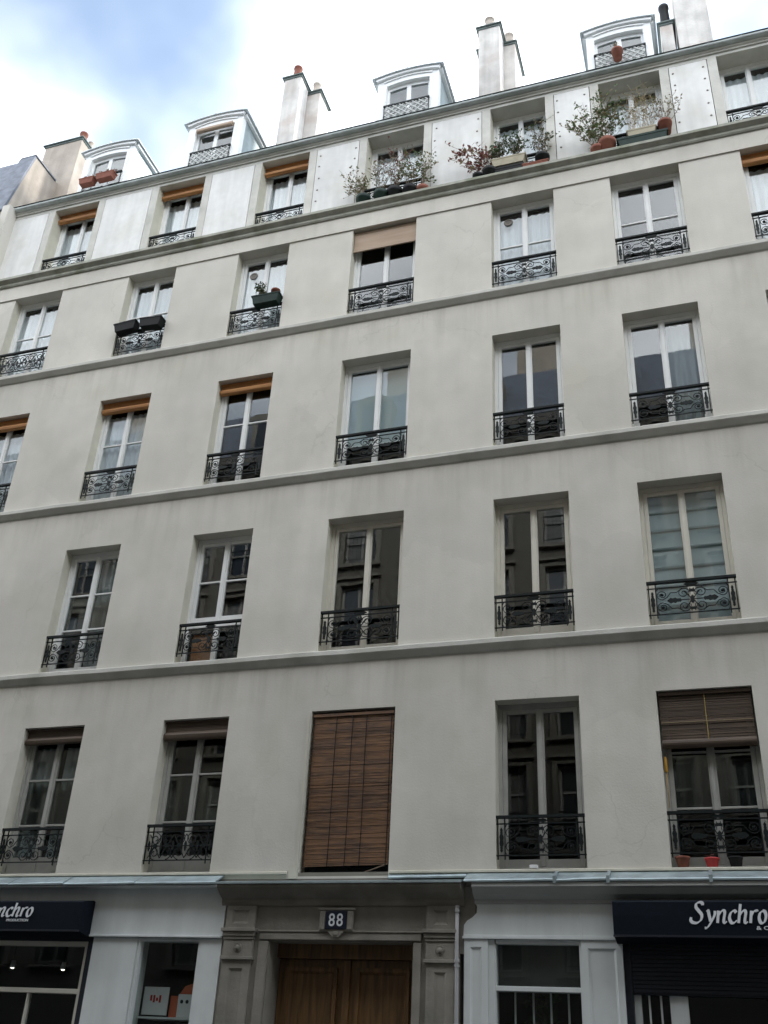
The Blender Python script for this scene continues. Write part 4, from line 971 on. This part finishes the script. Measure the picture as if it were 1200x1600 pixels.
# third window group (fourth from left)
r = rg(1); plant('potted_plant', 'green pot with straggly dry shrub, left end of the fourth top window', 'plant', (-2.62, 0.16, ZL), pot_mesh(.15, .40, GREENP), grow(r, 13, .80, .36, (-.28, 0), 5), LY, 260, .055, r, top=.36)
r = rg(2); plant('potted_plant', 'dark green pot with thin bare twigs, second from left, fourth top window', 'plant', (-2.26, 0.17, ZL), pot_mesh(.15, .44, GREENP), grow(r, 12, .95, .25, (-.05, 0), 6), LY, 130, .05, r, top=.4)
r = rg(3); plant('potted_plant', 'black pot with a tall reddish brown bush, middle of the fourth top window', 'plant', (-1.98, 0.20, ZL), pot_mesh(.16, .46, BLACKP), grow(r, 14, 1.25, .24, (.03, 0), 6), LR_, 200, .05, r, top=.42)
r = rg(4); plant('potted_plant', 'black pot with upright grey green leafy stems, fourth top window, right of centre', 'plant', (-1.66, 0.18, ZL), pot_mesh(.14, .42, BLACKP), grow(r, 12, .95, .22, (-.05, 0), 5), LG, 280, .06, r, top=.38)
r = rg(5); plant('potted_plant', 'small terracotta pot with a feathery green plant at the right of the fourth top window', 'plant', (-1.40, 0.19, ZL), pot_mesh(.12, .36, TERRA), grow(r, 9, 1.05, .18, (.05, 0), 5), LG, 190, .055, r, top=.32)
# fourth window group (fifth from left)
r = rg(6); plant('trailing_plant', 'red leaved shrub trailing left across the riveted white panel', 'plant', (-.05, 0.12, ZL), pot_mesh(.14, .36, BLACKP), grow(r, 10, .95, .4, (-.7, -.05), 5, .22), LR_, 240, .075, r, top=.32)
r = rg(16); plant('trailing_plant', 'thin low shoots with few red leaves left of the fifth top window', 'plant', (-.28, 0.10, ZL), pot_mesh(.10, .28, BLACKP), grow(r, 5, .62, .35, (-.55, -.05), 3, .4), LR_, 60, .08, r, top=.26)
r = rg(7); plant('planter', 'beige trough with bushy grey green shrubs in the fifth top window', 'planter', (.32, 0.16, 16.84), trough_mesh(.66, .22, .19, BEIGEP), [(pts_, q_) for dx in (-.18, .16) for pts_, q_ in [([p + Vector((dx, 0, 0)) for p in pp], rr) for pp, rr in grow(r, 12, .68, .15, (0, 0), 5)]], LD, 700, .055, r, top=.16)
r = rg(8); plant('potted_plant', 'dark pot with dense dark brown stems at the right of the fifth top window', 'plant', (.95, 0.22, 16.70), pot_mesh(.14, .30, BLACKP), grow(r, 16, .95, .2, (-.05, 0), 5), [LEAFD, LEAFY], 320, .05, r, top=.26)
tag(link('planter_box', trough_mesh(.62, .2, .30, BLACKP), None, (.30, 0.16, ZL + .03)), 'black box carrying the beige trough in the fifth top window', 'planter')
tag(link('planter_box', trough_mesh(.48, .2, .22, TERRA), None, (.84, 0.12, ZL + .02)), 'long orange terracotta trough under dark stems in the fifth top window', 'planter')
# fifth window group (sixth from left)
r = rg(9); plant('potted_plant', 'terracotta pot with a large loose green shrub left of the sixth top window', 'plant', (2.17, 0.13, ZL), pot_mesh(.16, .46, TERRA), grow(r, 18, 1.12, .42, (-.08, 0), 6), LG, 620, .065, r, top=.42)
r = rg(19); plant('potted_plant', 'small pot with long green shoots reaching left over the white panel', 'plant', (1.98, 0.12, ZL), pot_mesh(.12, .34, TERRA), grow(r, 8, .9, .25, (-.5, 0), 5, .15), LG, 170, .075, r, top=.3)
tag(link('planter_box', trough_mesh(.88, .22, .34, GREENP), None, (2.80, 0.12, ZL + .01)), 'long dark green trough on the ledge below dry stems, sixth top window', 'planter')
r = rg(10); plant('planter', 'beige trough with tall dry straw coloured stems in the sixth top window', 'planter', (2.80, 0.18, 16.83), trough_mesh(.52, .2, .22, BEIGEP), [(pts_, q_) for dx in (-.17, 0, .16) for pts_, q_ in [([p + Vector((dx, 0, 0)) for p in pp], rr) for pp, rr in grow(r, 12, 1.35 if dx == 0 else 1.0, .15, (0, 0), 4)]], LY, 220, .045, r, DRYST, top=.18)
r = rg(11); plant('potted_plant', 'orange terracotta pot with stiff upright stems at the right of the sixth top window', 'plant', (3.22, 0.14, 16.83), pot_mesh(.13, .27, TERRA), grow(r, 14, .8, .30, (.14, 0), 3), LY, 110, .05, r, TWIG, top=.23)
# fourth row flower boxes
for k, (xa, xb, z) in enumerate(((-7.60, -7.12, 14.10), (-7.05, -6.57, 14.10))):
    tag(link('flower_box', trough_mesh(xb - xa, .2, .20, BLACKP), None, ((xa + xb) / 2, -.075, z + .14), (0, math.radians(-4 + 8 * k), 0)), 'empty black flower box on the railing, ' + ('left' if k == 0 else 'right') + ' one of the pair', 'flower box', 'black flower boxes on one railing')
r = rg(12); t = plant('flower_box', 'green flower box with a small conifer sprig on the third railing, fourth row up', 'flower box', (-4.34, -.06, 14.28), trough_mesh(.56, .2, .20, GREENP), [([p + Vector((-.15, 0, 0)) for p in pp], rr) for pp, rr in grow(r, 9, .36, .07, (0, 0), 5)], [LEAFD, LEAFG], 260, .05, r, top=.16); t['group'] = 'flower boxes on railings'
tag(link('flower_pot', pot_mesh(.09, .14, TERRA), None, (-4.18, -.06, 14.46)), 'small terracotta pot standing in the green flower box, fourth row up', 'pot')
# dormer flower boxes and pot
for k, (xa, xb, z) in enumerate(((-10.30, -9.90, 20.06), (-9.84, -9.36, 20.10))):
    r = rg(30 + k); t = plant('flower_box', ('left' if k == 0 else 'right') + ' brown flower box in front of the leftmost dormer window', 'flower box', ((xa + xb) / 2, .76, z), trough_mesh(xb - xa, .18, .18, TERRA), [([p + Vector((rg(i + k).uniform(-.17, .17), 0, 0)) for p in pp], rr) for i, (pp, rr) in enumerate(grow(r, 16, .12, .06, (0, 0), 1))], LR_, 120, .05, r, top=.15); t['group'] = 'flower boxes at the dormer'
r = rg(40); t = plant('potted_plant', 'terracotta pot before the lattice of the rightmost dormer', 'plant', (2.50, .76, 20.02), pot_mesh(.12, .26, TERRA), grow(r, 5, .3, .1), LY, 20, .05, r, top=.22)
# pots on the lowest right sill
tag(link('flower_pot', pot_mesh(.09, .13, TERRA), None, (2.29, .07, 4.003)), 'terracotta pot at the left of the three pots on the lowest right sill', 'pot', 'pots on the lowest right sill')
r = rg(50); t = plant('flower_pot', 'bright red pot, middle of three on the lowest right sill', 'pot', (2.63, .07, 4.003), pot_mesh(.085, .11, REDP), grow(r, 5, .06, .03), [LEAFR, LEAFR], 20, .04, r, top=.09); t['group'] = 'pots on the lowest right sill'
tag(link('flower_pot', pot_mesh(.085, .12, BLACKP), None, (2.90, .07, 4.003)), 'black pot at the right of the three pots on the lowest right sill', 'pot', 'pots on the lowest right sill')
# plant behind right shop glass
r = rg(60); t = plant('potted_plant', 'leafy house plant behind the bars of the right shop window', 'plant', (.35, .42, 1.5), pot_mesh(.15, .3, BLACKP), grow(r, 9, .95, .28), LD, 160, .12, r, top=.26); t['group'] = 'plants in the shop'
tag(boxobj('plant_stand', SHOPW, None, .1, .6, .3, .6, .03, 1.498), 'pale stand carrying the house plant in the right shop window', 'stand')

# ------------------------------------------------------------------ neighbours
def simple_building(label, x0, x1, yf, yb, ze, sgn, rows, pitch, first, m=OPPW, roof_h=3.6, roof_set=1.6, skipw=False):
    h = thing('apartment_building', label, 'building')
    b = B(); holes = []; xs = []
    x = first
    while x + 1.2 < min(x1 - .4, 26): xs.append(x); x += pitch
    rowz = [(4.2 + i * 3.1, 6.5 + i * 3.1) for i in range(rows)]
    if not skipw: holes = [(a, a + 1.15, z0, z1, .25 * sgn) for a in xs for z0, z1 in rowz]
    skin(b, x0, x1, 0, ze, yf, holes); obj('wall', b, [m, m], h)
    b = B(); o1 = yf - sgn * .0
    quad(b, [(x0, yf, 0), (x0, yb, 0), (x0, yb, ze), (x0, yf, ze)]); quad(b, [(x1, yf, 0), (x1, yb, 0), (x1, yb, ze), (x1, yf, ze)]); quad(b, [(x0, yb, 0), (x1, yb, 0), (x1, yb, ze), (x0, yb, ze)]); obj('side_wall', b, m, h)
    b = B(); yr = yf + sgn * roof_set; ye = yb - sgn * roof_set
    for pa in (((x0, yf, ze), (x1, yf, ze), (x1, yr, ze + roof_h), (x0, yr, ze + roof_h)), ((x0, yr, ze + roof_h), (x1, yr, ze + roof_h), (x1, ye, ze + roof_h + .6), (x0, ye, ze + roof_h + .6)), ((x0, ye, ze + roof_h + .6), (x1, ye, ze + roof_h + .6), (x1, yb, ze), (x0, yb, ze))): quad(b, pa)
    for xx in (x0, x1): quad(b, [(xx, yf, ze), (xx, yr, ze + roof_h), (xx, ye, ze + roof_h + .6), (xx, yb, ze)])
    obj('roof', b, SLATE, h)
    b = B(); ya, yc = sorted((yf - sgn * .3, yf + sgn * .02)); bx(b, x0, x1, ya, yc, ze - .25, ze + .05); ya, yc = sorted((yf - sgn * .15, yf - sgn * .002)); bx(b, x0, x1, ya, yc, ze - .45, ze - .2501); obj('cornice', b, m, h)
    if not skipw:
        b = B(); ys = sorted((.2 * sgn, .215 * sgn)); bx(b, .0, 1.15, ys[0], ys[1], 0, 2.3); wm = to_mesh('window', b, OPPG)
        b = B(); ys = sorted((.15 * sgn, .199 * sgn))
        for xx in (0.0, .535, 1.07): bx(b, xx, xx + .08, ys[0], ys[1], 0, 2.3)
        for zz in (0, .8, 1.5, 2.22): bx(b, .0801, .5349, ys[0] + .005, ys[1] - .001, zz, zz + .06); bx(b, .6151, 1.0699, ys[0] + .005, ys[1] - .001, zz, zz + .06)
        fm = to_mesh('frame', b, GREYP)
        b = B(); ya, yc = sorted((-.06 * sgn, -.002 * sgn))
        bx(b, -.16, -.001, ya, yc, -.05, 2.47); bx(b, 1.151, 1.31, ya, yc, -.05, 2.47); bx(b, -.001, 1.151, ya, yc, 2.301, 2.47); ya2, yc2 = sorted((-.16 * sgn, -.002 * sgn)); bx(b, -.24, 1.39, ya2, yc2, 2.471, 2.56); bx(b, -.22, 1.37, ya2, yc2, -.15, -.051)
        sm_ = to_mesh('surround', b, OPPS)
        b = B(); yb0 = -.05 * sgn; tube(b, [(0, yb0, .95), (1.15, yb0, .95)], .025, 4); tube(b, [(0, yb0, .12), (1.15, yb0, .12)], .012, 4)
        for kk in range(9): tube(b, [(.03 + kk * .136, yb0, .12), (.03 + kk * .136, yb0, .95)], .008, 4)
        rm_ = to_mesh('guard_rail', b, IRON); wm2 = wm.copy(); wm2.materials.clear(); wm2.materials.append(OPPC); rr_ = random.Random(5)
        bb_ = B()
        for z0, z1 in rowz: ya3, yc3 = sorted((-.11 * sgn, -.003 * sgn)); bx(bb_, x0, x1, ya3, yc3, z0 - .40, z0 - .22)
        obj('string_course', bb_, OPPS, h)
        for a in xs:
            for z0, z1 in rowz:
                o = link('window', wm2 if rr_.random() < .45 else wm, h, (a, yf, z0)); link('frame', fm, o); link('surround', sm_, o); link('guard_rail', rm_, o)
    return h
OPP = simple_building('stone apartment block across the street, seen only in the window reflections', -95, 80, -14.5, -26, 21.4, -1, 5, 2.25, -33, roof_h=3.3)
rr2 = random.Random(11)
for k in range(9):
    xk = -30 + k * 5.6 + rr2.uniform(-.5, .5); b = B(); bx(b, xk, xk + rr2.uniform(.6, 1.4), -17.2, -16.4, 22.5, 26.3 + rr2.uniform(-.3, .5)); ck = obj('chimney', b, CHIMB, OPP)
    for j in range(3): b = B(); lathe(b, [(.12, 0), (.14, .05), (.1, .45), (.0, .45)], 10, (xk + .15 + j * .25, -16.8, 26.7)); obj('chimney_pot', b, TERRA, ck, True)
for k in range(13):
    xk = -31 + k * 4.5; b = B(); prism_y(b, [(xk, 21.5), (xk + 1.3, 21.5), (xk + 1.3, 23.5), (xk + .95, 23.72), (xk + .35, 23.72), (xk, 23.5)], -16.2, -14.75); dk = obj('dormer', b, OPPS, OPP); boxobj('pane', OPPG, dk, xk + .2, xk + 1.1, -14.748, -14.73, 21.9, 23.4)
simple_building('stone apartment block continuing the street beyond the right edge', XR + .05, 80, .02, 11, 18.8, 1, 5, 2.5, XR + .9)
# left neighbour: slate mansard, party wall, bit of cornice
NBH = simple_building('left neighbour with steep slate roof and beige party wall above our gutter', -95, XL - .45, -.04, 11, 18.75, 1, 5, 2.5, -31, roof_h=2.55, roof_set=.62)
b = B(); pw = [(.0, 18.2), (.12, 19.0), (.60, 21.35), (1.35, 21.35), (3.2, 22.0), (3.2, 18.2)]
pa = [b.verts.new((XL - .45, y, z)) for y, z in pw]; pb_ = [b.verts.new((XL - .03, y, z)) for y, z in pw]
for i in range(len(pw)): b.faces.new((pa[i], pa[(i + 1) % 6], pb_[(i + 1) % 6], pb_[i]))
b.faces.new(pa); b.faces.new(pb_[::-1]); obj('party_wall', b, CHIMB, NBH)
b = B()
for (ya, za), (yb_, zb_) in zip(pw[1:3], pw[2:4]): pass
capz = [(.06, 19.0), (.56, 21.40), (1.38, 21.40), (1.38, 21.352), (.602, 21.352), (.122, 19.0)]
prism_x(b, capz, XL - .50, XL - .46 + .0); 
pa = [b.verts.new((XL - .50, y, z)) for y, z in capz[:3]]; pb_ = [b.verts.new((XL + .02, y, z)) for y, z in capz[:3]]
prism_x(b, [(.06, 19.0), (.545, 21.36), (.60, 21.352), (.12, 19.0)], XL - .459, XL - .02); prism_x(b, [(.54, 21.361), (.54, 21.40), (1.40, 21.40), (1.40, 21.361)], XL - .459, XL + .0)
obj('party_wall_cap', b, SLATE, NBH)
b = B(); bx(b, XL - .449, XL - .01, -.45, -.002, 18.55, 18.80); bx(b, XL - .449, XL - .02, -.35, -.002, 18.30, 18.549); bx(b, XL - .449, XL - .03, -.2, -.002, 17.9, 18.299); obj('cornice_end', b, WHITE, NBH, bevel=.03)
bx_ = B(); lathe(bx_, [(0, 0), (.13, .0), (.15, .1), (.15, .45), (.12, .5), (0, .5)], 14, (XL - .1, -.3, 17.75)); obj('rain_head', bx_, ROOFZ, NBH, True)
